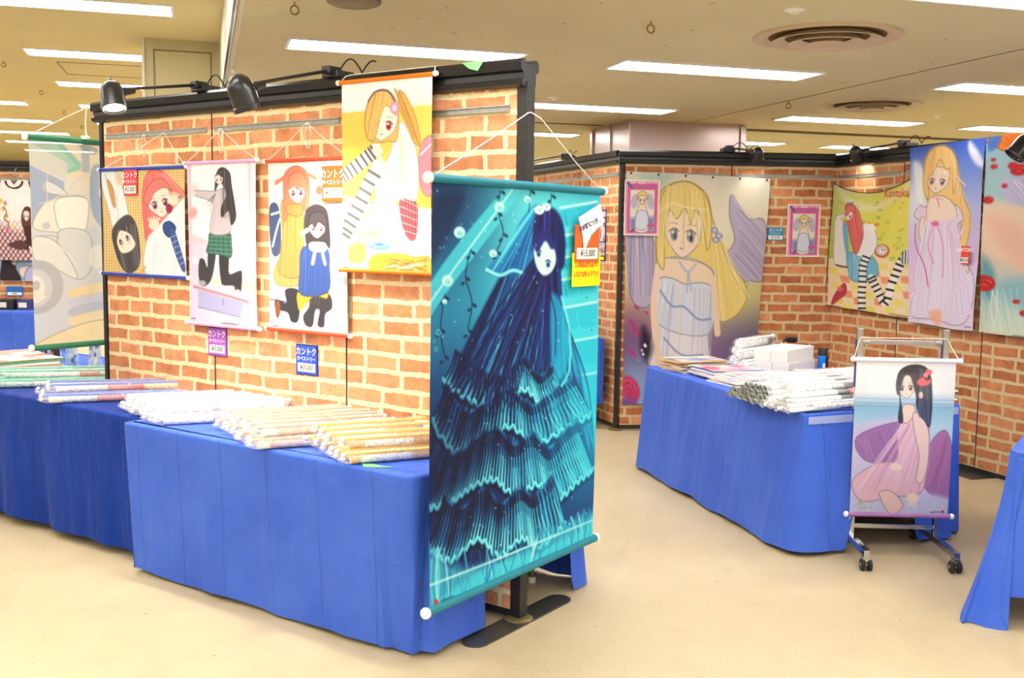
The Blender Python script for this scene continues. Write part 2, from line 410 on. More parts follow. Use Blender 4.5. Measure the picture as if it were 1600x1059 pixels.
# round air diffusers
def diffuser(x, y, R, label):
    r = thing('air_diffuser', label, 'air vent', FX, x, y, ZL, 'round ceiling air diffusers')
    def ring(r0, r1, z0, z1, nm):
        MB().lathe([(r0, -z0), (r1, -z1), (r1 + .012, -z1 + .004), (r0 + .01, -z0 - .004 + .008), (r0, -z0)], (x, y, ZL), (0, 0, 1), 56, cap=False).build(nm, M['ceilv'], r, smooth=True)
    MB().lathe([(R * .76, -.001), (R * .82, -.006), (R * .93, -.016), (R * .98, -.014), (R, -.004), (R, 0), (R * .76, 0), (R * .76, -.001)], (x, y, ZL), (0, 0, 1), 64, cap=False).build('outer_ring', M['ceilv'], r, smooth=True)
    MB().lathe([(R * .56, -.008), (R * .64, -.016), (R * .74, -.032), (R * .76, -.030), (R * .66, -.006)], (x, y, ZL), (0, 0, 1), 56, cap=False).build('cone_ring', M['ceilv'], r, smooth=True)
    MB().lathe([(R * .34, -.012), (R * .42, -.022), (R * .50, -.040), (R * .52, -.038), (R * .42, -.010)], (x, y, ZL), (0, 0, 1), 56, cap=False).build('cone_ring', M['ceilv'], r, smooth=True)
    MB().lathe([(.001, -.042), (R * .22, -.042), (R * .26, -.040), (R * .2, -.018), (R * .1, -.004)], (x, y, ZL), (0, 0, 1), 40).build('centre_disc', M['ceilv'], r, smooth=True)
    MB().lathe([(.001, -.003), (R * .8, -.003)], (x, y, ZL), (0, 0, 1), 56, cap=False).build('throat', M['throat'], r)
M['ceilv'] = plain('vent_enamel', (206, 186, 156), .45, 0, .4, .05, 5)
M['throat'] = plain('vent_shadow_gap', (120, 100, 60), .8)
diffuser(3.05, 4.735, .37, 'large round ceiling air diffuser, the nearer of two')
diffuser(4.90, 6.96, .365, 'round ceiling air diffuser beyond the larger one, above the brick booth')
o = MB().lathe([(.001, -.02), (.10, -.02), (.118, -.012), (.12, 0)], (.659, 4.75, ZL), (0, 0, 1), 40).build('ceiling_speaker', M['brown'], fr=FX, at=(.659, 4.75, ZL), smooth=True)
setp(o, 'brown round ceiling fitting cut by the top picture edge', 'ceiling fitting')
# hook rings, detectors
def hook(z, p, label):
    mb = MB(); x, y = p
    mb.cyl((x, y, z), (x, y, z - .018), .004, 8)
    mb.tube([(x + .019 * math.sin(t) * .96, y, z - .036 + .019 * math.cos(t)) for t in [2 * PI * i / 20 for i in range(21)]], .0045, 6)
    setp(mb.build('ceiling_hook', M['brass'], fr=FX, at=(x, y, z), smooth=True), label, 'hook', 'screw eye rings in the ceiling')
for z, p, l in ((ZL, (2.067, 4.703), 'dark ring hook in open ceiling above the near partition end'), (ZH, (-1.80, 11.14), 'ring hook on the higher ceiling, nearest the left edge'),
                (ZH, (-1.757, 13.27), 'ring hook on the higher ceiling, second of the left line'), (ZH, (-1.764, 15.43), 'ring hook on the higher ceiling, third of the left line'),
                (ZH, (-1.76, 17.5), 'ring hook on the higher ceiling, farthest of the left line'), (ZL, (.411, 4.872), 'ring hook cut by the top edge beside the brown round fitting'),
                (ZL, (4.227, 7.035), 'small hook on the ceiling seam beyond the big round diffuser')): hook(z, p, l)
for p, l in (((2.563, 4.247), 'small white smoke detector above the big round diffuser'), ((2.529, 7.507), 'tiny white detector just right of the near partition post'), ((5.822, 7.395), 'tiny white ceiling detector past the smaller round diffuser')):
    mb = MB().lathe([(.045, 0), (.045, -.004), (.036, -.007), (.022, -.009), (.020, -.018), (.001, -.020)], (*p, ZL), (0, 0, 1), 24)
    setp(mb.build('smoke_detector', M['white'], fr=FX, at=(*p, ZL), smooth=True), l, 'detector', 'ceiling detectors')
mb = MB()
for a in ((-1.31, -.3, 10.99, 11.0), (-1.31, -.3, 11.83, 11.84), (-1.315, -1.305, 10.99, 11.84)): mb.box(a[0], a[1], a[2], a[3], ZH - .004, ZH)
setp(mb.build('trim_6', M['brown'], fr=FX), kind='structure')

# ------------------------------------------------------------------ brick partitions
BEAM = [(-.012, 2.178), (-.032, 2.186), (-.034, 2.204), (-.020, 2.210), (-.020, 2.232), (-.038, 2.240), (-.042, 2.272), (-.030, 2.286), (-.012, 2.286), (-.012, 2.268), (.055, 2.268), (.055, 2.286), (.072, 2.286), (.084, 2.272), (.080, 2.240), (.062, 2.232), (.062, 2.186), (.045, 2.178)]
def partition(fr, seams, label, mats, posts, x0, x1, rails=True, sec=None):
    r = thing('brick_partition', label, 'partition wall', fr, (x0 + x1) / 2, 0, 0, 'brick-pattern partition walls', 'thing')
    for i in range(len(seams) - 1):
        a, b = seams[i], seams[i + 1]
        MB().box(a + .003, b - .003, 0, .045, .045, 2.185, bev=.002).build('brick_panel', mats[i % 3], r)
        if i: MB().box(a - .004, a + .004, -.0015, .02, .05, 2.18).build('panel_joint', M['rubber'], r)
        if rails:
            mb = MB()
            mb.prism([(-.001, 2.086), (-.013, 2.086), (-.013, 2.091), (-.006, 2.094), (-.006, 2.104), (-.013, 2.107), (-.013, 2.112), (-.001, 2.112)], 'x', a + .03, b - .035)
            mb.build('picture_rail', M['alu'], r)
    MB().box(seams[0], seams[-1], .005, .04, .012, .045).build('bottom_channel', M['blackworn'], r)
    MB().prism(BEAM, 'x', x0, x1).build('top_beam', M['black'], r)
    for px, w_ in posts:
        MB().box(px - w_ / 2, px + w_ / 2, -.004, .05, .015, 2.2, bev=.003).build('post', M['blackworn'], r)
        MB().lathe([(.062, .001), (.062, .010), (.05, .016), (.03, .018)], (px, .02, 0), (0, 0, 1), 32).build('foot_disc', M['brass'], r, smooth=True)
    return r
pa = partition(FA, [-2.80, -1.885, -.960, -.022], 'near brick-pattern partition with black top beam carrying four hanging picture scrolls', [M['brick0'], M['brick1'], M['brick2']], [(.004, .048), (-2.822, .03)], -2.86, .022)
mb = MB()
n = 14; pts = []
for i in range(n + 1): t = -PI / 2 + PI * i / n; pts.append((.01 + .055 * math.sin(t) , .30 + .055 * math.cos(t)))
for i in range(n + 1): t = PI / 2 + PI * i / n; pts.append((.01 + .055 * math.sin(t), -.30 + .055 * math.cos(t)))
mb.prism([(x, y + .02) for x, y in pts], 'z', 0.0, .007)
mb.build('floor_plate', M['steel'], pa)
pb = partition(FB, [.02, .895, 1.775], 'far brick-pattern partition facing the aisle, behind the winged-figure curtain', [M['brickB0'], M['brickB1']], [(-.005, .032)], -.035, 1.80)
pc = partition(FC, [.0, .80, 1.65, 2.55, 3.4], 'brick-pattern partition at the right, returning towards the viewer with three long fabric prints', [M['brickB2'], M['brickB0'], M['brickB1'], M['brickB2']], [], -.02, 3.42)
MB().box(1.40, 1.80, -.16, .1, 0, .006).build('floor_plate', M['steel'], pc)
pd = partition(FD, [-2.6, -1.73, -.87, -.03], 'brick-pattern partition receding behind the large blue scroll', [M['brickB1'], M['brickB2'], M['brickB0']], [], -2.62, -.04)
pe = partition(FE, [-4.4, -3.5, -2.6, -1.7, -.8], 'distant brick-pattern partition at the left edge with a hanging shirt', [M['brickB0'], M['brickB2'], M['brickB1']], [], -4.42, -.78)

# ------------------------------------------------------------------ spotlights on arms
def spotlight(fr, cx, arm, hx, hz, aim, label, lit, watts, head_r=.046, group='black clip-on spotlights'):
    """clamp sits on the beam at x=cx; the arm reaches out to (hx, -arm, hz); the head looks along aim (frame coords)"""
    r = thing('spotlight', label, 'spotlight', fr, cx, .02, 2.286, group)
    mb = MB().box(cx - .05, cx + .05, -.035, .075, 2.287, 2.318, bev=.006); mb.box(cx - .025, cx + .025, -.06, .02, 2.30, 2.335, bev=.005)
    mb.build('clamp', M['lampblack'], r)
    hp = Vector((hx, -arm, hz)); c0 = Vector((cx, -.03, 2.318))
    a = Vector(aim).normalized()
    MB().tube([c0, c0.lerp(hp, .88) + Vector((0, 0, .012)), ], .0075, 8).build('arm', M['lampblack'], r)
    side = (c0 - hp).normalized()
    jb = hp + side * head_r * 1.2
    MB().cyl(jb + side * .055, jb, .014, 12, r1=.02).build('yoke', M['lampblack'], r)
    R = head_r
    prof = [(.002, -R * 1.1), (R * .45, -R * .98), (R * .78, -R * .68), (R * .95, -R * .3), (R, R * .1), (R, R * 1.15), (R * 1.08, R * 1.2), (R * 1.08, R * 1.55), (R * .98, R * 1.55), (R * .95, R * 1.3), (R * .9, R * 1.25)]
    h = MB().lathe(prof, hp, a, 28, cap=False).build('lamp_head', M['lampblack'], r, smooth=True)
    MB().lathe([(.001, R * 1.3), (R * .97, R * 1.3)], hp, a, 28, cap=False).build('lamp_face', M['lens'] if lit else M['lens2'], h)
    MB().cyl(hp - a * R * 1.2, hp - a * R * 1.45, R * .18, 10).build('rear_screw', M['chrome'], h)
    MB().cyl(jb, jb - side * .02, .012, 10).build('pivot', M['chrome'], h)
    # power cord looping back onto the beam
    q = [c0 + Vector((.03, .02, 0))]
    for i in range(1, 25):
        t = i / 24; q.append(c0 + Vector((.03 + .22 * t, .03, .055 * abs(math.sin(PI * t * 1.6)) - .03 * t)))
    MB().tube(q, .0035, 6).build('power_cord', M['rubber'], r, smooth=True)
    if watts:
        ld = bpy.data.lights.new('bulb', 'SPOT'); ld.energy = watts; ld.color = (1, .9, .74); ld.spot_size = math.radians(115); ld.spot_blend = .9; ld.shadow_soft_size = .04
        lo = bpy.data.objects.new('bulb', ld); C.objects.link(lo); lo.parent = h
        o = OFF[r.name]; lo.location = hp + a * R * 1.7 - Vector(o)
        lo.rotation_euler = a.to_track_quat('-Z', 'Y').to_euler()
    return r
spotlight(FA, -1.95, .52, -1.94, 2.222, (.36, -.12, -.92), 'black spotlight with glowing face on a long arm, outer end of the near partition', True, SPOT_W, .054)
spotlight(FA, -1.03, .52, -1.05, 2.178, (.12, .34, -.92), 'black spotlight on a long arm above the middle of the near partition, its face unlit', False, SPOT_W, .057)
spotlight(FA, -.16, -.25, -.16, 2.34, (.0, .5, -.8), 'dark spotlight arm behind the near partition beam', False, 0, .04) if False else None
spotlight(FB, .86, .22, 1.04, 2.265, (.15, .45, -.9), 'small black spotlight above the far partition, right of the pillar', False, 2, .044)
spotlight(FC, .80, .15, .42, 2.265, (-.25, .55, -.75), 'angular black spotlight in the corner of the brick booth', False, 3, .050)
spotlight(FC, 2.50, .30, 2.20, 2.19, (-.2, -.55, -.75), 'large round black spotlight head in front of the orange banner at the right edge', False, 0, .060)
spotlight(FD, -1.2, .30, -1.95, 2.26, (-.1, .5, -.8), 'distant black spotlight just past the near partition post', False, 0, .035)
# green masking tape on the beam
o = MB().prism([(-.27, 2.2875), (-.16, 2.2875), (-.19, 2.25), (-.235, 2.262)], 'y', -.0435, -.0425)
setp(o.build('tape_scrap', M['greentape'], fr=FA, at=(-.2, -.043, 2.25)), 'green tape scrap stuck on the near partition beam', 'tape')
# ------------------------------------------------------------------ draped tables
def catmull(P, n=8, closed=False):
    P = [np.array(p, float) for p in P]; N = len(P); out = []
    rng = range(N) if closed else range(N - 1)
    for i in rng:
        if closed: p0, p1, p2, p3 = P[i - 1], P[i], P[(i + 1) % N], P[(i + 2) % N]
        else: p0, p1, p2, p3 = P[max(i - 1, 0)], P[i], P[i + 1], P[min(i + 2, N - 1)]
        for k in range(n):
            t = k / n
            out.append(.5 * ((2 * p1) + (-p0 + p2) * t + (2 * p0 - 5 * p1 + 4 * p2 - p3) * t * t + (-p0 + 3 * p1 - 3 * p2 + p3) * t ** 3))
    if not closed: out.append(P[-1])
    return out
def drape(label, fr, poly, zt, hem, mat, flare=None, amp=.012, seed=1, rc=.03, group=None, tex=None):
    rnd = random.Random(seed); pts = []
    N = len(poly)
    for i in range(N):
        p0, p, p1 = Vector(poly[i - 1]), Vector(poly[i]), Vector(poly[(i + 1) % N])
        r = rc(i) if callable(rc) else rc
        a = p + (p0 - p).normalized() * r; b = p + (p1 - p).normalized() * r
        for k in range(7):
            t = k / 6; pts.append((1 - t) ** 2 * a + 2 * t * (1 - t) * p + t * t * b)
    # resample
    res = []; u = 0
    for i in range(len(pts)):
        a, b = pts[i], pts[(i + 1) % len(pts)]; L = (b - a).length
        if L < 1e-6: continue
        n = max(1, int(L / .018))
        for k in range(n): res.append((a.lerp(b, k / n), u + L * k / n))
        u += L
    U = u; n = len(res)
    fq = [(2 * PI * max(1, round(U / w_)) / U, rnd.random() * 6.28, s_) for w_, s_ in ((.62, 1), (.37, .8), (.21, .35), (.13, .15))]
    nor = []
    for i in range(n):
        d = res[(i + 1) % n][0] - res[i - 1][0]; d.normalize(); nor.append(Vector((d.y, -d.x)))
    rings = []; R = .012; K = 22
    rings.append([(p - nr * .05, zt, -.05) for (p, _), nr in zip(res, nor)])
    for k in range(4):
        a = PI / 2 * k / 3
        rings.append([(p - nr * R * (1 - math.sin(a)), zt - R * (1 - math.cos(a)), R * k / 3) for (p, _), nr in zip(res, nor)])
    for k in range(1, K + 1):
        t = k / K; ring = []
        for i, ((p, uu), nr) in enumerate(zip(res, nor)):
            hz = hem(p.x, p.y) + .006 * math.sin(fq[0][0] * uu * 1 + 1) * t
            H = zt - R - hz
            wv = sum(s_ * math.sin(f * uu + ph) for f, ph, s_ in fq)
            off = amp * (t ** 1.3) * (wv + .3) + (flare(p.x, p.y) if flare else 0) * t
            ring.append((p + nr * off, zt - R - H * t, R + H * t))
        rings.append(ring)
    mb = MB(); vs = []; uvs = []
    for rg in rings:
        for (p, z, h), (_, uu) in zip(rg, res): vs.append((p.x, p.y, z)); uvs.append((uu, h))
    fs = []; fuv = []
    for k in range(len(rings) - 1):
        for i in range(n):
            j = (i + 1) % n
            fs.append((k * n + i, (k + 1) * n + i, (k + 1) * n + j, k * n + j))
            uj = U if j == 0 else res[j][1]
            a, b = uvs[k * n + i][1], uvs[(k + 1) * n + i][1]
            fuv.append([(res[i][1], a), (res[i][1], b), (uj, b), (uj, a)])
    fs.append(tuple(range(n))); fuv.append([(vs[i][0] * 1.0 + 5.1, vs[i][1] + 3.07) for i in range(n)])
    mb.add(vs, fs)
    cx = sum(p[0] for p in poly) / N; cy = sum(p[1] for p in poly) / N
    o = mb.build('tablecloth', mat, fr=fr, at=(cx, cy, 0), smooth=True, fix=False)
    me = o.data; uvl = me.uv_layers.new(name='UVMap'); flat = []
    for f in fuv:
        for q in f: flat += [q[0], q[1]]
    uvl.data.foreach_set('uv', flat)
    bm = bmesh.new(); bm.from_mesh(me); bmesh.ops.recalc_face_normals(bm, faces=bm.faces); bm.to_mesh(me); bm.free()
    return setp(o, label, 'tablecloth', group or 'blue cloths over the sales tables')
def folding_table(label, fr, x0, x1, y0, y1, zt):
    r = thing('folding_table', label, 'table', fr, (x0 + x1) / 2, (y0 + y1) / 2, 0, 'folding tables under the blue cloths')
    MB().box(x0, x1, y0, y1, zt - .03, zt, bev=.004).build('tabletop', M['creamlight'], r)
    for x in (x0 + .08, x1 - .08):
        for y in (y0 + .05, y1 - .05):
            l = MB().cyl((x, y, .02), (x, y, zt - .03), .0125, 12).build('leg', M['brass'], r)
            MB().cyl((x, y, 0), (x, y, .025), .018, 12).build('foot', M['white'], l)
    return r
ZT = .715
drape('royal blue cloth over the near table in front of the four picture scrolls', FA, [(-1.80, -.605), (-.03, -.605), (-.03, -.17), (-.13, -.02), (-1.80, -.02)], ZT,
      lambda x, y: .018, M['cloth'], lambda x, y: -.035 if y < -.5 and x < -.2 else (-.06 if y < -.5 else -.0), .006, 3, rc=lambda i: .06 if i == 1 else .03)
folding_table('folding table under the royal blue cloth in front of the picture scrolls', FA, -1.74, -.12, -.52, -.06, ZT - .006)
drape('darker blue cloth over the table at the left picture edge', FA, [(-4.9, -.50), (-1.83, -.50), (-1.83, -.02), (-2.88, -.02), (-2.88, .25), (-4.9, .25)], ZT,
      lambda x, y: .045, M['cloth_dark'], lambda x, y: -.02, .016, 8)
folding_table('folding table under the darker blue cloth', FA, -4.8, -1.93, -.42, -.08, ZT - .006)
drape('blue cloth on the rear table carrying the acrylic stands', FA, [(-4.9, .27), (-2.6, .27), (-2.6, .85), (-4.9, .85)], ZT - .01,
      lambda x, y: .03, M['cloth'], None, .01, 4)
folding_table('folding table under the acrylic stands', FA, -4.8, -2.7, .35, .77, ZT - .016)
drape('blue cloth behind the near partition, its end open beside the post foot', FA, [(-1.7, .16), (-.06, .16), (-.06, .56), (-1.7, .56)], ZT,
      lambda x, y: .012 + (.55 * max(0, min(1, (.44 - y) / .05)) if x > -.1 else (.25 if y < .3 else 0)), M['cloth'], lambda x, y: .05 if y > .4 and x > -.4 else 0, .012, 6)
folding_table('folding table behind the near partition', FA, -1.62, -.14, .20, .50, ZT - .006)
drape('bright blue cloth over the large table in the brick booth', FRT, [(0, 0), (1.036, .105), (1.20, 2.0), (0, 1.96)], ZT,
      lambda x, y: .02 + (.32 * max(0, min(1, min(x - .20, .66 - x) / .06)) if y < .105 * x + .03 else 0), M['cloth'], lambda x, y: (.10 - .025 * y if x < .03 else ((.11 if x < .92 else .02) if y < .105 * x + .03 else -.05)), .007, 11, rc=.025)
folding_table('front folding table under the bright blue cloth in the booth', FRT, .06, .96, .20, .97, ZT - .006)
folding_table('rear folding table under the bright blue cloth in the booth', FRT, .06, 1.06, 1.02, 1.88, ZT - .006)
drape('short blue cloth on the small table beyond the large blue scroll', FD, [(-1.6, -.48), (-.12, -.48), (-.12, -.06), (-1.6, -.06)], .752,
      lambda x, y: .20, M['cloth'], None, .006, 13)
folding_table('small table beyond the large blue scroll', FD, -1.55, -.17, -.43, -.10, .746)
drape('blue cloth over the distant table below the hanging shirt', FE, [(-4.0, -.75), (-.6, -.75), (-.6, -.10), (-4.0, -.10)], .765,
      lambda x, y: .03, M['cloth'], None, .008, 15)
folding_table('distant table below the hanging shirt', FE, -3.9, -.7, -.7, -.15, .759)

# cloth of the table cut by the right picture edge, with a corner trailing on the floor
def loft(name, rows, mat, at, sub=8, rip=.0, n_v=18):
    top = catmull(rows[0], sub); bot = catmull(rows[1], sub); mb = MB(); vs = []; fuv = []
    n = len(top); L = 0; us = [0]
    for i in range(1, n): L += float(np.linalg.norm(top[i] - top[i - 1])); us.append(L)
    for k in range(n_v + 1):
        t = k / n_v
        for i in range(n):
            p = top[i] * (1 - t) + bot[i] * t
            p[2] = top[i][2] + (bot[i][2] - top[i][2]) * t
            q = t ** 1.5; p[0] = top[i][0] + (bot[i][0] - top[i][0]) * q + rip * t * math.sin(i * .9); p[1] = top[i][1] + (bot[i][1] - top[i][1]) * q + rip * t * math.cos(i * .7)
            vs.append(tuple(p))
    fs = [(k * n + i, k * n + i + 1, (k + 1) * n + i + 1, (k + 1) * n + i) for k in range(n_v) for i in range(n - 1)]
    return mb, vs, fs, us, n
rows = [[(3.02, 5.77, .70), (2.66, 5.18, .70), (2.31, 4.66, .70), (2.155, 4.42, .702), (2.125, 4.36, .702), (2.135, 4.31, .702), (2.19, 4.27, .70), (2.65, 3.99, .70), (3.28, 3.62, .70)],
        [(2.95, 5.80, .03), (2.62, 5.25, .03), (2.31, 4.92, .05), (1.93, 4.30, .006), (1.945, 4.235, .004), (2.06, 4.15, .006), (2.07, 4.21, .125), (2.62, 3.93, .125), (3.25, 3.56, .125)]]
mb, vs, fs, us, n = loft('tablecloth', rows, M['cloth'], None, 9, .004)
# flat top sheet
ti = len(vs); tp = [vs[i] for i in range(n)]
nv = list(vs)
for i in range(n): nv.append((tp[i][0] + .012, tp[i][1] + .006, .714))
fs += [(i, i + 1, ti + i + 1, ti + i) for i in range(n - 1)]
nv += [(3.9, 4.6, .714), (3.6, 5.4, .714)]
fs.append(tuple(ti + i for i in range(n)) + (len(nv) - 2, len(nv) - 1))
mb.add(nv, fs)
o = mb.build('tablecloth', M['cloth'], fr=FW, at=(2.7, 4.7, 0), smooth=True)
uvl = o.data.uv_layers.new(name='UVMap')
for lp in o.data.loops:
    vx = nv[lp.vertex_index]; uvl.data[lp.index].uv = ((us[lp.vertex_index % n] if lp.vertex_index < (ti + n) else vx[0]) + .1, .715 - vx[2] + (0 if lp.vertex_index < ti else vx[1]))
setp(o, 'blue cloth with a corner trailing on the floor, cut by the right picture edge', 'tablecloth', 'blue cloths over the sales tables')
FT3 = Fr(2.20, 4.38, .86, -.52)
folding_table('table under the trailing blue cloth at the right edge', FT3, .08, 1.4, .06, .9, .70)
# ------------------------------------------------------------------ printed pictures, painted as colours on a fine grid
class Art:
    def __init__(s, quad, nx, ny, bg=(255, 255, 255)):
        """quad: four reference points (top left, top right, bottom right, bottom left) of the sketch the shapes are written in"""
        s.nx, s.ny = nx, ny; s.ink = .55; s.maxsoft = 9
        A = []; b = []
        for (x, y), (u, v) in zip(quad, ((0, 0), (nx, 0), (nx, ny), (0, ny))):
            A.append([x, y, 1, 0, 0, 0, -u * x, -u * y]); b.append(u); A.append([0, 0, 0, x, y, 1, -v * x, -v * y]); b.append(v)
        h = np.linalg.solve(np.array(A, float), np.array(b, float)); s.H = np.append(h, 1).reshape(3, 3)
        s.img = np.ones((ny, nx, 3)) * np.array(bg, float)
        s.Y, s.X = np.mgrid[0:ny, 0:nx] + .0
        s.sc = math.sqrt(abs(nx * ny / max(1e-9, abs(sum(quad[i][0] * quad[(i + 1) % 4][1] - quad[(i + 1) % 4][0] * quad[i][1] for i in range(4))) / 2)))
    def T(s, P):
        P = np.array(P, float); q = np.c_[P, np.ones(len(P))] @ s.H.T; return q[:, :2] / q[:, 2:]
    def put(s, sl, cov, col):
        col = np.array(col, float); s.img[sl] = s.img[sl] * (1 - cov[..., None]) + col * cov[..., None]
    def _seg(s, P, closed, pad):
        x0, y0 = np.floor(P.min(0) - pad).astype(int); x1, y1 = np.ceil(P.max(0) + pad).astype(int) + 1
        x0, y0 = max(0, x0), max(0, y0); x1, y1 = min(s.nx, x1), min(s.ny, y1)
        if x1 <= x0 or y1 <= y0: return None
        return (slice(y0, y1), slice(x0, x1))
    def poly(s, pts, col, a=1.0, soft=.7, smooth=True):
        P = s.T(pts); soft = min(soft, s.maxsoft)
        if smooth: P = np.array(catmull(P, 5, True))
        sl = s._seg(P, True, soft + 1)
        if sl is None: return
        X, Y = s.X[sl], s.Y[sl]; d = np.full(X.shape, 1e9); ins = np.zeros(X.shape, bool)
        for i in range(len(P)):
            (ax, ay), (bx, by) = P[i - 1], P[i]; ex, ey = bx - ax, by - ay; L = ex * ex + ey * ey + 1e-12
            t = np.clip(((X - ax) * ex + (Y - ay) * ey) / L, 0, 1)
            d = np.minimum(d, (X - ax - t * ex) ** 2 + (Y - ay - t * ey) ** 2)
            if ay != by: ins ^= ((ay > Y) != (by > Y)) & (X < (bx - ax) * (Y - ay) / (by - ay) + ax)
        sd = np.where(ins, 1, -1) * np.sqrt(d)
        s.put(sl, a * np.clip(.5 + sd / (2 * soft), 0, 1), col)
        if s.ink and smooth and a >= .95 and soft <= 2: s.put(sl, s.ink * np.clip(1.15 - np.abs(sd - .2), 0, 1), tuple(k * .42 for k in col))
    def line(s, pts, wd, col, a=1.0, w2=None, soft=.6, smooth=True):
        P = s.T(pts)
        if smooth and len(P) > 2: P = np.array(catmull(P, 5))
        wd *= s.sc; w2 = wd if w2 is None else w2 * s.sc
        sl = s._seg(P, False, max(wd, w2) + 1)
        if sl is None: return
        X, Y = s.X[sl], s.Y[sl]; best = np.full(X.shape, -1e9); N = len(P) - 1
        for i in range(N):
            (ax, ay), (bx, by) = P[i], P[i + 1]; ex, ey = bx - ax, by - ay; L = ex * ex + ey * ey + 1e-12
            t = np.clip(((X - ax) * ex + (Y - ay) * ey) / L, 0, 1)
            r = (wd + (w2 - wd) * (i + t) / N) / 2
            best = np.maximum(best, r - np.hypot(X - ax - t * ex, Y - ay - t * ey))
        s.put(sl, a * np.clip(.5 + best / (2 * soft), 0, 1), col)
    def ell(s, cx, cy, rx, ry, col, a=1.0, rot=0, soft=.7):
        n = 24; s.poly([(cx + rx * math.cos(t) * math.cos(rot) - ry * math.sin(t) * math.sin(rot), cy + rx * math.cos(t) * math.sin(rot) + ry * math.sin(t) * math.cos(rot)) for t in [2 * PI * i / n for i in range(n)]], col, a, soft, False)
    def grad(s, stops, axis=1):
        """stops: (position 0..1, colour) along u (0) or v (1)"""
        t = (s.X / s.nx) if axis == 0 else (s.Y / s.ny); ps = [p for p, _ in stops]
        for c in range(3): s.img[..., c] = np.interp(t, ps, [k[c] for _, k in stops])
    def mul(s, u, v, r, col, a=.5):
        """soft round patch of colour, in 0..1 coordinates"""
        d = np.hypot(s.X / s.nx - u, (s.Y / s.ny - v) * s.ny / s.nx) / r; s.put((slice(None), slice(None)), a * np.exp(-d * d), col)
    def face(s, cx, cy, w_, tilt=0, eye=(110, 90, 150), skin=(253, 232, 216)):
        """a plain drawn face: oval, two eyes, a small nose and mouth"""
        c, n = math.cos(tilt), math.sin(tilt)
        def R(x, y): return (cx + w_ * (x * c - y * n), cy + w_ * (x * n + y * c))
        s.poly([R(-.5, -.55), R(0, -.75), R(.5, -.55), R(.52, .05), R(.34, .40), R(0, .66), R(-.34, .40), R(-.52, .05)], skin)
        dk = tuple(k * .45 for k in eye)
        for k in (-1, 1):
            e = R(k * .25, .06); s.ell(e[0], e[1], w_ * .14, w_ * .175, (252, 250, 252), 1, tilt); s.ell(e[0], e[1], w_ * .115, w_ * .165, eye, 1, tilt)
            q = R(k * .25, .09); s.ell(q[0], q[1], w_ * .05, w_ * .08, dk, 1, tilt); q = R(k * .25 - .04, -.01); s.ell(q[0], q[1], w_ * .035, w_ * .04, (255, 255, 255), 1, tilt)
            s.line([R(k * .12, -.06), R(k * .25, -.125), R(k * .39, -.03)], w_ * .035, (74, 52, 56), .9); s.line([R(k * .14, -.24), R(k * .26, -.28), R(k * .38, -.24)], w_ * .018, (120, 84, 76), .7)
            q = R(k * .34, .26); s.ell(q[0], q[1], w_ * .09, w_ * .05, (250, 196, 184), .55, tilt, 1.5)
        s.line([R(-.05, .40), R(0, .42), R(.05, .40)], w_ * .03, (190, 96, 92), .9); s.line([R(.0, .22), R(-.02, .27)], w_ * .02, (214, 150, 130), .8)
    def streaks(s, A, B, n, cols, wd, seed=1, a=.6, bend=0.0):
        """n strokes fanning from a point of path A to the matching point of path B"""
        rnd = random.Random(seed); A = catmull(A, 12); B = catmull(B, 12)
        for _ in range(n):
            t = rnd.random(); p = A[min(len(A) - 1, int(t * len(A)))]; q = B[min(len(B) - 1, int(min(1, max(0, t + rnd.uniform(-.04, .04))) * len(B)))]
            m = (p + q) / 2 + np.array([rnd.uniform(-1, 1), rnd.uniform(-1, 1)]) * bend
            s.line([p, m, q], wd * rnd.uniform(.4, 1.3), rnd.choice(cols), a * rnd.uniform(.5, 1), wd * rnd.uniform(.1, .8))
    def colours(s):
        c = np.clip(s.img / 255, 0, 1); c = np.where(c <= .04045, c / 12.92, ((c + .055) / 1.055) ** 2.4)
        return np.dstack([c, np.ones(c.shape[:2])])

def sheet(name, art, fn, mat, parent=None, fr=None, at=None, thick=0.0):
    """grid mesh of the picture; fn(u, v) -> frame coordinates; colours go on the vertices"""
    nx, ny = art.nx, art.ny
    vs = [fn(i / (nx - 1), j / (ny - 1)) for j in range(ny) for i in range(nx)]
    off = OFF[parent.name] if parent is not None and parent.name in OFF else (at or (0, 0, 0))
    V = np.array(vs, float) - np.array(off, float)
    idx = np.arange(nx * ny).reshape(ny, nx)
    F = np.stack([idx[:-1, :-1], idx[1:, :-1], idx[1:, 1:], idx[:-1, 1:]], -1).reshape(-1, 4)
    me = bpy.data.meshes.new(name); me.vertices.add(len(V)); me.vertices.foreach_set('co', V.astype(np.float32).ravel())
    me.loops.add(F.size); me.loops.foreach_set('vertex_index', F.astype(np.int32).ravel())
    me.polygons.add(len(F)); me.polygons.foreach_set('loop_start', np.arange(0, F.size, 4, dtype=np.int32))
    try: me.polygons.foreach_set('loop_total', np.full(len(F), 4, dtype=np.int32))
    except Exception: pass
    me.polygons.foreach_set('use_smooth', np.ones(len(F), bool))
    me.update(calc_edges=True)
    ca = me.color_attributes.new('Col', 'FLOAT_COLOR', 'POINT'); ca.data.foreach_set('color', art.colours().astype(np.float32).ravel())
    me.materials.append(mat)
    o = bpy.data.objects.new(name, me); C.objects.link(o)
    if parent is not None: o.parent = parent; OFF[o.name] = off
    else: o.location = fr.w(*off); o.rotation_euler = (0, 0, fr.ang); OFF[o.name] = off
    if thick:
        m = o.modifiers.new('thickness', 'SOLIDIFY'); m.thickness = thick; m.offset = 0
    return o

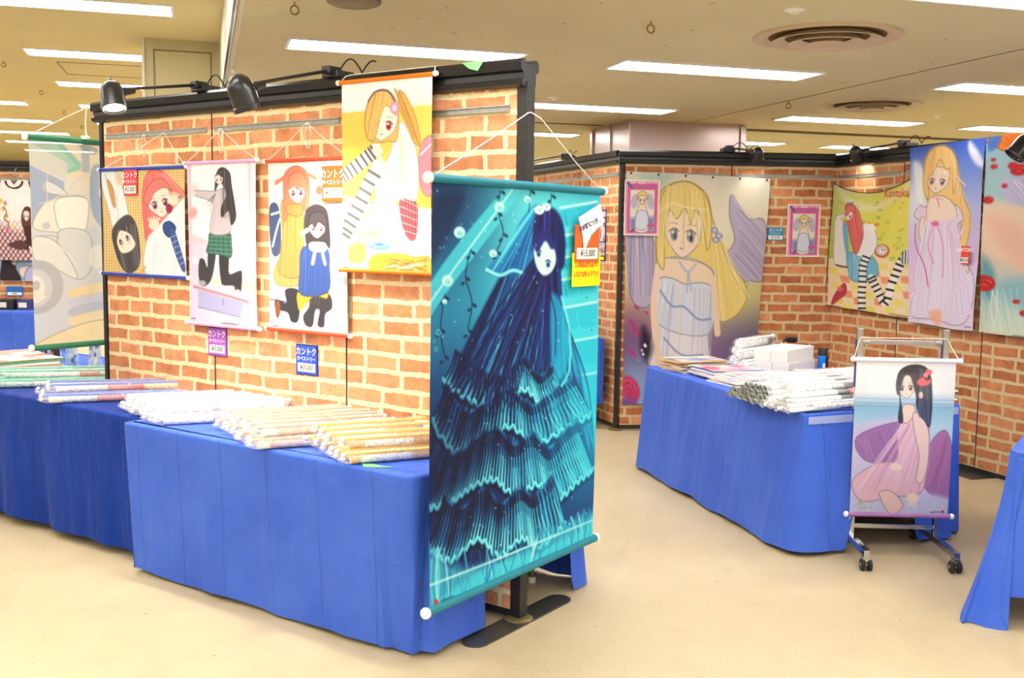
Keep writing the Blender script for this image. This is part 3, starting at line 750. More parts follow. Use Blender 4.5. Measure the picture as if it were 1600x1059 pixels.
def scroll(fr, x0, x1, z0, z1, y, art, rod, label, cord=None, r=.009, mat='print', wave=.004, over=.012, group='hanging picture scrolls with coloured rods', bow=0.0, axis='x'):
    """picture scroll: cloth between two coloured rods with white end caps. axis 'x' hangs flat on the frame's face, 'y' stands out from it."""
    def P(a, d, z): return (a, y + d, z) if axis == 'x' else (y - d, a, z)
    c0 = P((x0 + x1) / 2, 0, z0)
    t = thing('picture_scroll', label, 'wall scroll', fr, *c0, group)
    def fn(u, v):
        return P(x0 + (x1 - x0) * u, wave * math.sin(3.1 * u * PI + 2.2 * v) * math.sin(PI * v) - bow * math.sin(PI * v), z1 + (z0 - z1) * v)
    sheet('picture_cloth', art, fn, M[mat], t)
    for z in (z1, z0):
        rd = MB().cyl(P(x0 - over, -.002, z), P(x1 + over, -.002, z), r, 14).build('rod', M[rod], t, smooth=True)
        for e, s_ in ((x0 - over, -1), (x1 + over, 1)):
            MB().lathe([(.001, 0), (r * 1.25, .001), (r * 1.35, .008), (r * 1.2, .016), (r * .6, .021), (.001, .022)], P(e - s_ * .002, -.002, z), (s_, 0, 0) if axis == 'x' else (0, s_, 0), 12).build('end_cap', M['white'], rd, smooth=True)
    if cord: MB().tube([Vector(p) for p in cord], .0022, 6).build('cord', M['string'], t, smooth=True)
    return t
for k, c in dict(rodblue=(44, 66, 168), rodpink=(236, 168, 214), rodred=(222, 78, 46), rodorange=(240, 122, 10), rodteal=(34, 122, 140), rodgreen=(56, 134, 100), rodwhite=(238, 240, 240), rodlilac=(150, 104, 158)).items(): M[k] = plain('rod_' + k[3:], c, .55, 0, .3, .1, 60)

JP = {}
def lettering(text, size, mat, fr, x, y, z, parent, name='lettering', align='CENTER', shear=0, sx=1.0, axis='x', bold=0.0):
    """raised printed characters, lying on the face of their card"""
    cu = bpy.data.curves.new('t', 'FONT'); cu.body = text; cu.size = size; cu.align_x = align; cu.align_y = 'CENTER'; cu.shear = shear; cu.offset = bold; cu.resolution_u = 2
    to = bpy.data.objects.new('t', cu); C.objects.link(to); bpy.context.view_layer.update()
    dg = bpy.context.evaluated_depsgraph_get(); me0 = to.evaluated_get(dg).to_mesh()
    vs = []
    for v in me0.vertices:
        a, b = v.co.x * sx, v.co.y
        vs.append((x + a, y, z + b) if axis == 'x' else (x, y + a, z + b))
    fs = [tuple(p.vertices) for p in me0.polygons]
    mb = MB(); mb.add(vs, fs); bpy.data.objects.remove(to)
    return mb.build(name, mat, parent, fix=False)
M['ink'] = plain('dark_ink', (50, 46, 48), .6); M['inkwhite'] = plain('white_ink', (250, 250, 250), .6); M['inkred'] = plain('red_ink', (214, 60, 60), .6)
M['inknavy'] = plain('navy_ink', (50, 50, 110), .6); M['inkgreen'] = plain('green_ink', (30, 80, 60), .6); M['inkyel'] = plain('ochre_ink', (176, 150, 10), .6)
M['inklightred'] = plain('coral_ink', (236, 110, 96), .6); M['paper'] = plain('white_paper', (246, 246, 242), .6, 0, .3, .02)
M['inkpink'] = plain('pink_ink', (246, 190, 220), .6); M['inkblue'] = plain('blue_ink', (70, 120, 220), .6)
def price_card(fr, xc, zc, w_, h_, y, colour, price, label, top='カントク', sub='タペストリー', lean=0.0, axis='x', ink='inkwhite', border=None):
    def P(a, d, z): return (a, y + d, z) if axis == 'x' else (y - d, a, z)
    t = thing('price_card', label, 'price tag', fr, *P(xc, 0, zc), 'price cards on the partitions and scrolls')
    key = 'card%d_%d_%d' % colour
    if key not in M: M[key] = plain('card_stock_%d' % len(M), colour, .5, 0, .3, .02)
    def bx(a0, a1, d0, d1, z0, z1, nm, mt, bev=0):
        lo, hi = P(a0, d0, z0), P(a1, d1, z1); mb = MB(); mb.box(min(lo[0], hi[0]), max(lo[0], hi[0]), min(lo[1], hi[1]), max(lo[1], hi[1]), z0, z1, bev=bev); return mb.build(nm, mt, t)
    if border:
        kb = 'card%d_%d_%d' % border
        if kb not in M: M[kb] = plain('card_stock_%d' % len(M), border, .5, 0, .3, .02)
        bx(xc - w_ / 2 - .005, xc + w_ / 2 + .005, -.001, .002, zc - h_ / 2 - .005, zc + h_ / 2 + .005, 'border', M[kb])
    bx(xc - w_ / 2, xc + w_ / 2, -.003, .001, zc - h_ / 2, zc + h_ / 2, 'card', M[key])
    bx(xc - w_ * .43, xc + w_ * .43, -.0045, -.003, zc - h_ * .42, zc - h_ * .12, 'price_field', M['paper'])
    def tx(s_, size, dz, mt, shear=0, sx=1):
        p = P(xc, -.0055, zc + dz); lettering(s_, size, mt, fr, p[0], p[1], p[2], t, axis=axis, shear=shear, sx=sx, bold=size * .012)
    if top: tx(top, h_ * .30, h_ * .28, M[ink], sx=.85)
    if sub: tx(sub, h_ * .17, h_ * .03, M[ink], sx=.9)
    tx(price, h_ * .27, -h_ * .27, M['ink'], .2, .85)
    return t
# ------------------------------------------------------------------ the pictures (generic stand-ins: same size, layout and colours)
SK = (252, 228, 208)
def art_blue():
    a = Art([(668, 292), (938, 304), (925, 842), (668, 945)], 250, 340)
    T = lambda *c: c
    a.grad([(0, (14, 84, 130)), (.25, (24, 160, 200)), (.5, (30, 180, 216)), (.75, (40, 190, 220)), (1, (60, 200, 226))])
    a.mul(.45, .16, .5, (130, 245, 252), 1); a.mul(.2, .32, .25, (90, 220, 236), .7); a.mul(.95, .25, .45, (110, 230, 244), .95); a.mul(.05, .05, .35, (10, 50, 90), .8)
    a.mul(.95, .6, .5, (60, 190, 225), .8); a.mul(.1, .55, .35, (10, 60, 110), .7)
    a.poly([(778, 310), (812, 302), (690, 470), (668, 500), (668, 450)], (90, 205, 225), .8)
    a.line([(795, 305), (668, 480)], 3, (190, 245, 250), .7); a.poly([(668, 330), (720, 318), (668, 420)], (6, 40, 80), .55, 4)
    for i, (y0, y1) in enumerate(((320, 358), (364, 392), (398, 425), (432, 468), (476, 520), (530, 575), (585, 640))):
        a.poly([(872, y0 + 12), (932, y0), (930, y1 - 6), (868, y1 + 4)], (34, 170, 200), .55, 2, False)
        a.line([(872, y0 + 12), (932, y0)], 3.5, (190, 250, 252), .9); a.line([(880, y0 + 20), (884, y1)], 2, (16, 110, 150), .6)
        a.line([(900, y0 + 16), (902, y1)], 1.5, (120, 230, 240), .6)
    for pts in ([(776, 306), (772, 340), (780, 372), (770, 400)], [(824, 304), (820, 345), (812, 372)], [(730, 400), (722, 440), (732, 480), (726, 520)], [(690, 470), (684, 520), (690, 560)], [(858, 310), (855, 335)]):
        a.line(pts, 1.6, (6, 30, 60), .9); 
        for p in pts: a.ell(p[0] + 4, p[1] + 5, 4, 2.2, (6, 40, 66), .9, .7); a.ell(p[0] - 4, p[1] + 12, 3.5, 2, (8, 44, 70), .9, -.6)
    for cx, cy, rr in ((774, 333, 8), (712, 374, 9), (694, 448, 9), (764, 405, 6), (819, 320, 6), (690, 480, 4)):
        a.ell(cx, cy, rr, rr, (176, 232, 240)); a.ell(cx + 1, cy + 1, rr * .55, rr * .5, (120, 200, 220), .8); a.line([(cx - rr * .5, cy), (cx, cy - rr * .5), (cx + rr * .5, cy)], 1.2, (240, 255, 255), .8)
    # long dark gown spreading to the lower left, in tiers
    a.poly([(832, 345), (858, 352), (872, 420), (880, 520), (905, 600), (925, 690), (925, 800), (880, 840), (760, 880), (690, 920), (668, 930), (668, 690), (700, 600), (735, 520), (780, 430)], (10, 44, 96), .95, 3)
    dark = [(8, 12, 44), (12, 22, 70), (20, 40, 110), (34, 20, 60)]; lt = [(60, 190, 220), (120, 230, 244), (30, 130, 190), (20, 100, 160)]
    a.streaks([(800, 400), (850, 420), (880, 500)], [(668, 720), (760, 760), (925, 700)], 120, dark + lt, 4.0, 3, .75, 14)
    a.ink = 0
    def tier(pts, h_, seed, base=(14, 60, 120)):
        rnd = random.Random(seed); P = catmull(pts, 7); n = len(P); cx = 790
        for i in range(n - 1):
            (x0, y0), (x1, y1) = P[i], P[i + 1]; g = .5 + .5 * math.sin(i * 1.3 + seed); sh = .18
            u0, u1 = x0 + (cx - x0) * sh, x1 + (cx - x1) * sh; c1 = [int(k0 + (k1 - k0) * g) for k0, k1 in zip((12, 26, 70), (36, 150, 200))]
            a.poly([(u0, y0 - h_), (u1, y1 - h_), (x1, y1), (x0, y0)], c1, .8, 1.2, False)
            a.line([(u0, y0 - h_ * .9), ((u0 + x0) / 2 + 3, y0 - h_ * .5), (x0, y0)], 4.5, (10, 14, 52), .8, 2); a.line([(u1, y1 - h_ * .7), (x1 - 2, y1)], 2, (90, 215, 240), .75, 3.5)
            a.line([((u0 + u1) / 2, y0 - h_ * .5), ((x0 + x1) / 2, (y0 + y1) / 2)], 1.5, (150, 240, 250), .6 * g + .2, 4)
        z = [(p[0] + rnd.uniform(-1.5, 1.5), p[1] + (4 if i % 2 else -3)) for i, p in enumerate(P)]
        a.line([(x, y + 8) for x, y in pts], 7, (6, 12, 48), .7); a.line(z, 5, (70, 205, 230), .9); a.line([(x, y - 1) for x, y in z], 2, (190, 250, 255), .8)
    tier([(690, 600), (730, 628), (775, 640), (815, 612), (850, 640), (880, 622)], 50, 1)
    tier([(672, 660), (705, 705), (745, 690), (790, 668), (835, 695), (880, 672), (920, 650)], 60, 2)
    tier([(668, 790), (700, 782), (730, 760), (765, 748), (800, 772), (838, 757), (870, 778), (900, 752), (924, 735)], 80, 3)
    tier([(668, 850), (700, 868), (742, 838), (775, 862), (812, 838), (840, 850), (880, 818)], 80, 4)
    a.poly([(668, 860), (720, 880), (800, 858), (924, 800), (925, 843), (668, 946)], (90, 200, 220), .75, 5)
    a.streaks([(668, 850), (790, 850), (925, 790)], [(668, 940), (790, 895), (925, 840)], 70, lt + [(10, 90, 130), (200, 245, 250)], 4, 8, .7, 4)
    a.line([(668, 905), (790, 862), (925, 812)], 3, (190, 240, 245), .8)
    # veil and hair falling to the left
    a.poly([(835, 328), (812, 348), (788, 390), (756, 432), (790, 440), (815, 432), (842, 444), (848, 400), (850, 350)], (30, 110, 170), .85, 2)
    a.streaks([(828, 335), (842, 335)], [(760, 430), (842, 442)], 30, lt, 3, 5, .7, 4)
    a.line([(754, 430), (775, 438), (795, 430), (815, 436), (842, 446)], 4, (150, 236, 245), .9)
    a.poly([(846, 330), (868, 338), (880, 370), (880, 420), (868, 436), (876, 480), (868, 560), (850, 520), (838, 450), (828, 400), (830, 350)], (22, 34, 96), .96, 2)
    a.streaks([(838, 338), (862, 338)], [(820, 590), (876, 560)], 50, [(30, 60, 150), (16, 16, 60), (70, 90, 180), (40, 20, 80)], 3, 6, .8, 8)
    a.streaks([(838, 400), (852, 430)], [(690, 620), (790, 650)], 70, dark + [(40, 110, 180), (60, 60, 140)], 3.5, 7, .8, 10)
    # pale face, turned down
    a.poly([(832, 385), (848, 378), (862, 392), (866, 415), (858, 432), (845, 437), (834, 425), (829, 405)], (206, 232, 246), 1, 1.2)
    a.poly([(828, 378), (850, 366), (866, 390), (858, 396), (848, 384), (834, 402)], (40, 50, 120), .95, 1.2)
    for ex, ey in ((837, 404), (853, 420)): a.ell(ex, ey, 3.4, 4.6, (30, 120, 160)); a.ell(ex, ey + 1, 1.6, 2.2, (10, 40, 80)); a.line([(ex - 4, ey - 5), (ex, ey - 7), (ex + 4, ey - 4)], 1.4, (20, 20, 60))
    a.ell(838, 336, 8, 7, (230, 244, 248)); a.ell(850, 331, 7, 6, (214, 238, 246)); a.ell(838, 336, 3, 3, (150, 210, 230)); a.ell(850, 331, 3, 2.5, (150, 205, 226))
    # sleeve with frilled edge
    a.poly([(858, 470), (874, 476), (884, 520), (886, 570), (872, 600), (860, 560)], (40, 170, 210), .8, 3)
    a.line([(876, 470), (888, 520), (888, 580), (876, 606)], 5, (130, 230, 244), .8); a.line([(854, 458), (866, 500), (866, 560)], 2.4, (12, 30, 84), .8)
    rnd = random.Random(4)
    for _ in range(110): x, y = rnd.uniform(670, 930), rnd.uniform(300, 880); a.ell(x, y, rnd.uniform(.5, 1.4), rnd.uniform(.5, 1.4), (200, 250, 255), .8)
    for x, y, r_ in ((681, 527, 4), (677, 552, 3), (922, 520, 3), (674, 540, 2), (915, 470, 2.5)): a.ell(x, y, r_, r_ * 1.2, (150, 235, 245), .8); a.ell(x, y, r_ * .55, r_ * .7, (20, 90, 140), .9)
    a.mul(.97, .66, .35, (70, 210, 240), .55); a.mul(.05, .62, .3, (8, 20, 60), .5); q_ = np.clip(a.img, 0, 255) / 255; a.img = 255 * (.35 * q_ + .65 * q_ * q_ * (3 - 2 * q_))
    a.ell(678, 930, 4, 5, (210, 70, 60), .9); a.line([(686, 928), (704, 922)], 2, (20, 80, 100), .8)
    return a
def art_two_heads():
    a = Art([(35, 78), (430, 85), (430, 575), (38, 530)], 210, 160, (238, 206, 140))
    for i in range(34):
        for j in range(40): a.ell(40 + i * 12, 84 + j * 12.5, 2.2, 2.2, (120, 86, 44), .9, 0, .5)
    a.poly([(36, 80), (90, 80), (130, 150), (160, 270), (150, 330), (90, 350), (60, 240), (38, 160)], (238, 240, 244), 1, 1.5)
    a.line([(50, 100), (100, 190), (110, 300)], 3, (150, 150, 165), .8); a.poly([(58, 120), (80, 230), (100, 240), (85, 150)], (196, 140, 70), .8)
    a.ell(118, 120, 22, 34, (226, 220, 200), .9); a.ell(118, 120, 13, 22, (212, 190, 150), .6)
    # dark haired head, upside down
    a.poly([(80, 340), (150, 280), (195, 320), (210, 430), (205, 500), (170, 532), (130, 515), (96, 440)], (74, 72, 76), 1, 1.5)
    a.streaks([(90, 350), (190, 320)], [(130, 520), (205, 500)], 30, [(110, 106, 110), (50, 48, 52), (140, 136, 140)], 5, 2, .7, 6)
    a.face(140, 390, 74, 2.7, (150, 100, 130))
    # red haired head
    a.poly([(240, 120), (280, 88), (340, 110), (400, 170), (428, 200), (428, 230), (390, 220), (395, 330), (400, 420), (330, 400), (262, 470), (236, 380), (226, 220)], (238, 120, 118), 1, 1.5)
    a.streaks([(250, 110), (340, 105)], [(240, 430), (428, 215)], 40, [(248, 150, 140), (214, 86, 92), (252, 178, 160)], 5, 3, .7, 10)
    a.poly([(240, 400), (300, 330), (420, 220), (430, 240), (430, 572), (240, 548)], (246, 246, 250), 1, 2)
    a.face(305, 235, 100, -.22, (150, 84, 120))
    a.poly([(232, 220), (262, 150), (320, 130), (372, 190), (330, 170), (282, 190), (256, 240)], (240, 128, 122), 1, 1.5)
    a.ell(350, 262, 17, 22, (150, 40, 80))
    a.poly([(318, 330), (352, 318), (384, 350), (356, 390), (324, 370)], (44, 78, 146)); a.poly([(350, 370), (376, 360), (424, 520), (404, 530)], (60, 92, 160))
    for k in range(6): a.line([(354 + k * 9, 390 + k * 24), (392 + k * 7, 378 + k * 24)], 3, (190, 206, 236), .8)
    for p in ((372, 330), (276, 330)):
        a.ell(p[0], p[1] + (-100 if p[0] > 300 else 0), 24, 22, SK)
        for k in range(5): a.line([(p[0], p[1] + (-100 if p[0] > 300 else 0)), (p[0] - 26 + k * 13, p[1] - 36 + abs(k - 2) * 5 + (-100 if p[0] > 300 else 0))], 8, SK)
    a.streaks([(250, 420), (430, 380)], [(260, 550), (420, 560)], 14, [(190, 190, 206), (238, 130, 128)], 2.5, 5, .6, 6)
    a.line([(218, 535), (234, 510)], 6, (240, 140, 60)); return a
def art_desk():
    a = Art([(433, 78), (752, 50), (770, 770), (455, 765)], 150, 232, (252, 250, 254))
    a.poly([(432, 70), (452, 66), (470, 766), (452, 766)], (206, 200, 222), .8, 2, False); a.poly([(712, 50), (728, 50), (745, 600), (728, 600)], (222, 210, 232), .9, 2, False)
    a.ell(470, 190, 22, 30, (250, 205, 214), .7, 0, 4); a.ell(462, 290, 18, 26, (250, 150, 160), .8, .4, 3); a.poly([(446, 400), (530, 420), (530, 490), (448, 470)], (238, 200, 230), .8, 3)
    a.poly([(445, 380), (770, 450), (770, 480), (446, 405)], (216, 206, 220), .9, 2, False); a.poly([(530, 455), (694, 480), (694, 545), (540, 520)], (250, 250, 252), 1, 1, False)
    a.poly([(452, 500), (770, 560), (770, 768), (455, 765)], (214, 204, 232), 1, 2, False)
    a.poly([(480, 575), (720, 600), (770, 700), (770, 590), (700, 560)], (252, 222, 176), .8, 5)
    a.poly([(468, 598), (730, 650), (726, 660), (468, 610)], (190, 140, 130), 1, 1, False)
    a.poly([(490, 612), (706, 658), (690, 722), (494, 692)], (176, 176, 220), 1, 2, False); a.line([(494, 692), (690, 722)], 4, (120, 124, 180), .8)
    a.poly([(498, 700), (690, 728), (690, 768), (498, 766)], (206, 204, 226), .9, 2, False); a.line([(606, 650), (610, 676)], 5, (130, 130, 170), .8)
    a.ell(645, 760, 50, 10, (146, 120, 126), 1, .05)
    # kneeling figure in grey cardigan, green plaid skirt and dark stockings, seen from behind
    a.poly([(540, 455), (572, 452), (566, 520), (548, 580), (512, 600), (494, 560), (496, 490), (520, 488), (536, 520)], (62, 60, 66), 1, 1.2)
    a.poly([(590, 460), (628, 462), (632, 540), (668, 530), (692, 530), (688, 620), (664, 622), (656, 590), (612, 590), (598, 570)], (58, 56, 62), 1, 1.2)
    a.ell(512, 588, 18, 12, (170, 164, 176)); a.ell(674, 618, 16, 14, (206, 190, 200))
    a.poly([(548, 370), (630, 362), (642, 410), (640, 470), (590, 462), (532, 456), (540, 410)], (62, 116, 100), 1, 1.2)
    for k in range(5): a.line([(545 + k * 20, 372), (540 + k * 23, 458)], 3, (24, 70, 62), .8); a.line([(540, 386 + k * 17), (640, 384 + k * 18)], 2.4, (150, 190, 160), .7)
    a.poly([(560, 190), (610, 178), (640, 220), (640, 300), (630, 368), (550, 372), (552, 290), (556, 240), (480, 218), (462, 204), (476, 192)], (206, 196, 206), 1, 1.5)
    a.streaks([(560, 200), (630, 200)], [(550, 366), (630, 364)], 16, [(180, 168, 182), (228, 222, 230)], 3, 3, .6, 4)
    a.poly([(580, 96), (604, 88), (632, 110), (640, 160), (656, 250), (660, 300), (640, 330), (628, 270), (600, 300), (596, 260), (618, 200), (590, 150), (566, 190), (568, 130)], (66, 60, 66), 1, 1.2)
    a.streaks([(600, 96), (626, 110)], [(600, 300), (658, 310)], 22, [(96, 88, 92), (44, 40, 46), (130, 120, 124)], 3.4, 4, .7, 6)
    a.face(583, 140, 34, -.2, (70, 110, 170)); a.poly([(566, 128), (586, 98), (604, 104), (596, 128), (580, 118)], (76, 68, 72)); a.ell(466, 204, 10, 8, SK)
    a.streaks([(570, 200), (560, 220)], [(500, 260), (548, 300)], 6, [(80, 74, 80)], 2.4, 9, .7, 5); a.line([(462, 742), (480, 742)], 4, (60, 60, 110), .8); return a
def art_two_friends():
    a = Art([(48, 334), (308, 318), (318, 880), (55, 868)], 160, 243, (250, 246, 246))
    a.poly([(196, 320), (308, 318), (316, 640), (200, 640)], (244, 240, 238), 1, 2, False); a.line([(196, 330), (200, 560)], 3, (190, 186, 190), .8)
    for x in (240, 262, 282, 300): a.line([(x, 470), (x + 4, 850)], 5, (190, 196, 204), .9); a.line([(x + 5, 470), (x + 9, 850)], 2, (90, 96, 110), .8)
    for y in (485, 640, 740): a.line([(236, y), (312, y + 4)], 4, (150, 156, 168), .9)
    a.poly([(296, 540), (316, 540), (316, 880), (290, 820)], (206, 206, 214), 1, 2, False); a.poly([(296, 600), (312, 600), (312, 640), (296, 640)], (120, 122, 138), 1, 1, False)
    a.poly([(55, 780), (316, 800), (318, 880), (56, 868)], (226, 224, 232), 1, 3, False); a.ell(215, 420, 10, 14, (226, 110, 90)); a.line([(50, 770), (110, 776)], 4, (60, 64, 90), .8)
    a.poly([(52, 480), (82, 478), (90, 610), (60, 620)], (70, 86, 126), 1, 1.2); a.line([(62, 600), (84, 520), (108, 490)], 7, (214, 220, 232), 1); a.line([(58, 500), (100, 486)], 6, (220, 226, 236))
    # standing figure: tan coat, red hair
    a.poly([(108, 738), (150, 736), (156, 780), (150, 836), (128, 838), (116, 810), (76, 800), (76, 770), (112, 780)], (58, 58, 66), 1, 1.2)
    a.ell(82, 800, 9, 30, (150, 84, 60)); a.poly([(78, 650), (156, 650), (160, 720), (74, 720)], (228, 168, 104), 1, 1.5); a.poly([(92, 455), (160, 470), (168, 560), (160, 690), (84, 680), (96, 570)], (222, 156, 88), 1, 1.5)
    a.streaks([(96, 470), (160, 480)], [(84, 700), (158, 700)], 14, [(190, 118, 60), (240, 186, 120)], 3, 5, .6, 3)
    a.line([(74, 400), (100, 384)], 12, (240, 140, 110)); a.line([(184, 372), (204, 384)], 10, (240, 140, 110))
    a.poly([(102, 372), (140, 346), (176, 366), (186, 420), (180, 490), (164, 480), (120, 490), (104, 520), (98, 440)], (240, 136, 108), 1, 1.2)
    a.streaks([(110, 366), (176, 366)], [(104, 500), (182, 490)], 20, [(252, 170, 140), (206, 96, 80)], 3, 6, .6, 3)
    a.face(144, 428, 52, -.1, (170, 80, 100)); a.poly([(114, 420), (120, 380), (150, 362), (176, 390), (172, 424), (160, 410), (146, 420), (134, 408)], (244, 142, 112)); a.poly([(110, 468), (160, 466), (160, 500), (116, 498)], (214, 146, 84))
    # crouching figure: blue coat, dark hair
    a.poly([(186, 790), (168, 820), (176, 848), (198, 850), (206, 800), (222, 800), (216, 846), (236, 850), (240, 810), (262, 790), (256, 750), (220, 740), (190, 750)], (66, 64, 72), 1, 1.2)
    a.poly([(154, 740), (238, 738), (244, 760), (200, 756), (160, 800), (150, 790)], (238, 196, 70), 1, 1.2)
    for k in range(6): a.line([(158 + k * 13, 744), (152 + k * 13, 780)], 2, (140, 100, 30), .8)
    a.poly([(166, 600), (240, 600), (252, 660), (248, 740), (160, 752), (156, 680)], (62, 92, 164), 1, 1.5)
    a.streaks([(170, 610), (240, 610)], [(160, 745), (248, 738)], 16, [(40, 64, 130), (96, 130, 200)], 3, 7, .6, 3)
    a.poly([(178, 480), (206, 464), (238, 480), (250, 540), (252, 600), (236, 590), (184, 600), (172, 560), (170, 510)], (70, 64, 70), 1, 1.2)
    a.face(210, 538, 48, .05, (170, 100, 130)); a.poly([(184, 530), (190, 496), (214, 486), (236, 500), (240, 540), (230, 530), (214, 520), (204, 536), (194, 526)], (78, 72, 78)); a.poly([(188, 584), (236, 584), (236, 612), (190, 610)], (232, 228, 226))
    a.line([(196, 650), (202, 618)], 11, SK); a.line([(236, 650), (228, 620)], 11, SK); a.line([(160, 560), (180, 545)], 12, SK); a.line([(66, 856), (84, 856)], 3, (60, 60, 110), .8); return a
def art_headphones():
    a = Art([(308, 85), (612, 45), (614, 675), (314, 670)], 190, 290, (255, 253, 248))
    a.poly([(308, 178), (614, 142), (614, 470), (308, 500)], (252, 208, 92), 1, 1, False); a.mul(.85, .35, .3, (254, 222, 120), .7)
    a.poly([(570, 280), (614, 246), (614, 420), (575, 400)], (240, 150, 170), 1, 2); a.line([(572, 300), (614, 262)], 5, (255, 235, 240))
    a.poly([(308, 440), (614, 470), (614, 676), (312, 674)], (252, 250, 246), 1, 3, False)
    for k in range(5): a.poly([(346, 520 + k * 9 - 60), (420, 512 + k * 9 - 60), (424, 518 + k * 9 - 60), (348, 528 + k * 9 - 60)], [(200, 120, 90), (120, 150, 190), (236, 220, 190), (110, 160, 120), (220, 180, 110)][k], .9, 1, False)
    a.poly([(340, 590), (390, 584), (386, 640), (336, 640)], (150, 200, 90), .9, 1.5); a.ell(437, 590, 36, 12, (94, 160, 206)); a.ell(437, 585, 36, 11, (150, 206, 236)); a.ell(437, 585, 14, 4, (80, 140, 190))
    a.poly([(415, 622), (500, 612), (560, 622), (600, 618), (614, 640), (614, 674), (420, 672)], (236, 190, 60), .95, 2)
    for k in range(26): rnd = random.Random(k); a.line([(425 + rnd.random() * 180, 625 + rnd.random() * 42)] * 1 + [(440 + rnd.random() * 170, 630 + rnd.random() * 36)], 3, [(120, 80, 40), (250, 250, 240), (220, 110, 50), (90, 130, 90)][k % 4], .7)
    a.poly([(350, 545), (400, 535), (440, 548), (430, 566), (370, 568)], (236, 216, 150), .9, 2)
    # seated figure hugging striped knees: white dress, plaid skirt, blonde ponytail, headphones
    a.poly([(505, 420), (562, 455), (560, 560), (530, 560), (505, 490)], (206, 96, 110), 1, 1.5)
    for k in range(5): a.line([(510 + k * 11, 430), (515 + k * 11, 556)], 2.2, (60, 40, 60), .8); a.line([(505, 440 + k * 24), (562, 462 + k * 22)], 2.2, (250, 230, 230), .8)
    a.poly([(500, 200), (540, 240), (566, 330), (562, 440), (510, 440), (450, 470), (425, 440), (430, 380), (470, 300)], (252, 250, 250), 1, 1.5)
    a.streaks([(500, 220), (540, 250)], [(440, 460), (560, 440)], 18, [(214, 206, 216), (240, 234, 240)], 3, 3, .7, 5)
    def leg(p, w_):
        P = catmull(p, 6); a.line(p, w_, (244, 242, 242)); 
        for i in range(0, len(P) - 2, 2):
            d = P[i + 1] - P[i]; d = d / (np.hypot(*d) + 1e-9); n_ = np.array([-d[1], d[0]]) * w_ * .48; a.line([P[i] + n_, P[i] - n_], w_ * .22, (96, 94, 100), .95)
    leg([(312, 376), (350, 350), (400, 310), (425, 290)], 40); leg([(318, 556), (350, 500), (390, 420), (430, 345)], 44)
    a.poly([(428, 420), (470, 440), (500, 520), (520, 556), (470, 548), (436, 500)], (244, 236, 238), 1, 1.5); a.line([(425, 405), (455, 412), (490, 400)], 8, (250, 250, 252)); 
    a.line([(505, 250), (512, 330), (490, 390), (430, 300)], 20, SK, 1, 15); a.ell(430, 292, 18, 15, SK)
    a.poly([(500, 100), (530, 130), (560, 200), (572, 268), (556, 268), (540, 250), (520, 200), (496, 150)], (232, 176, 88), 1, 1.5)
    a.streaks([(480, 95), (505, 110)], [(540, 240), (570, 270)], 18, [(200, 140, 60), (250, 214, 140), (110, 80, 50)], 3, 4, .7, 4)
    a.poly([(384, 190), (400, 130), (440, 100), (480, 116), (496, 160), (498, 220), (490, 260), (470, 262), (420, 268), (392, 250)], (236, 186, 104), 1, 1.5)
    a.face(446, 206, 84, .12, (200, 80, 80)); a.poly([(386, 200), (404, 130), (446, 104), (486, 130), (490, 180), (460, 150), (440, 180), (424, 250), (410, 262), (392, 250)], (238, 190, 110), .97, 1.5)
    a.streaks([(420, 110), (460, 110)], [(392, 258), (440, 190)], 16, [(204, 150, 70), (250, 220, 150)], 3, 5, .7, 4)
    a.line([(396, 140), (420, 108), (462, 104), (486, 140)], 5, (110, 96, 110)); a.ell(484, 156, 14, 20, (236, 150, 190)); a.ell(484, 156, 7, 11, (250, 220, 235)); a.line([(320, 660), (334, 660)], 4, (60, 60, 110), .8); return a
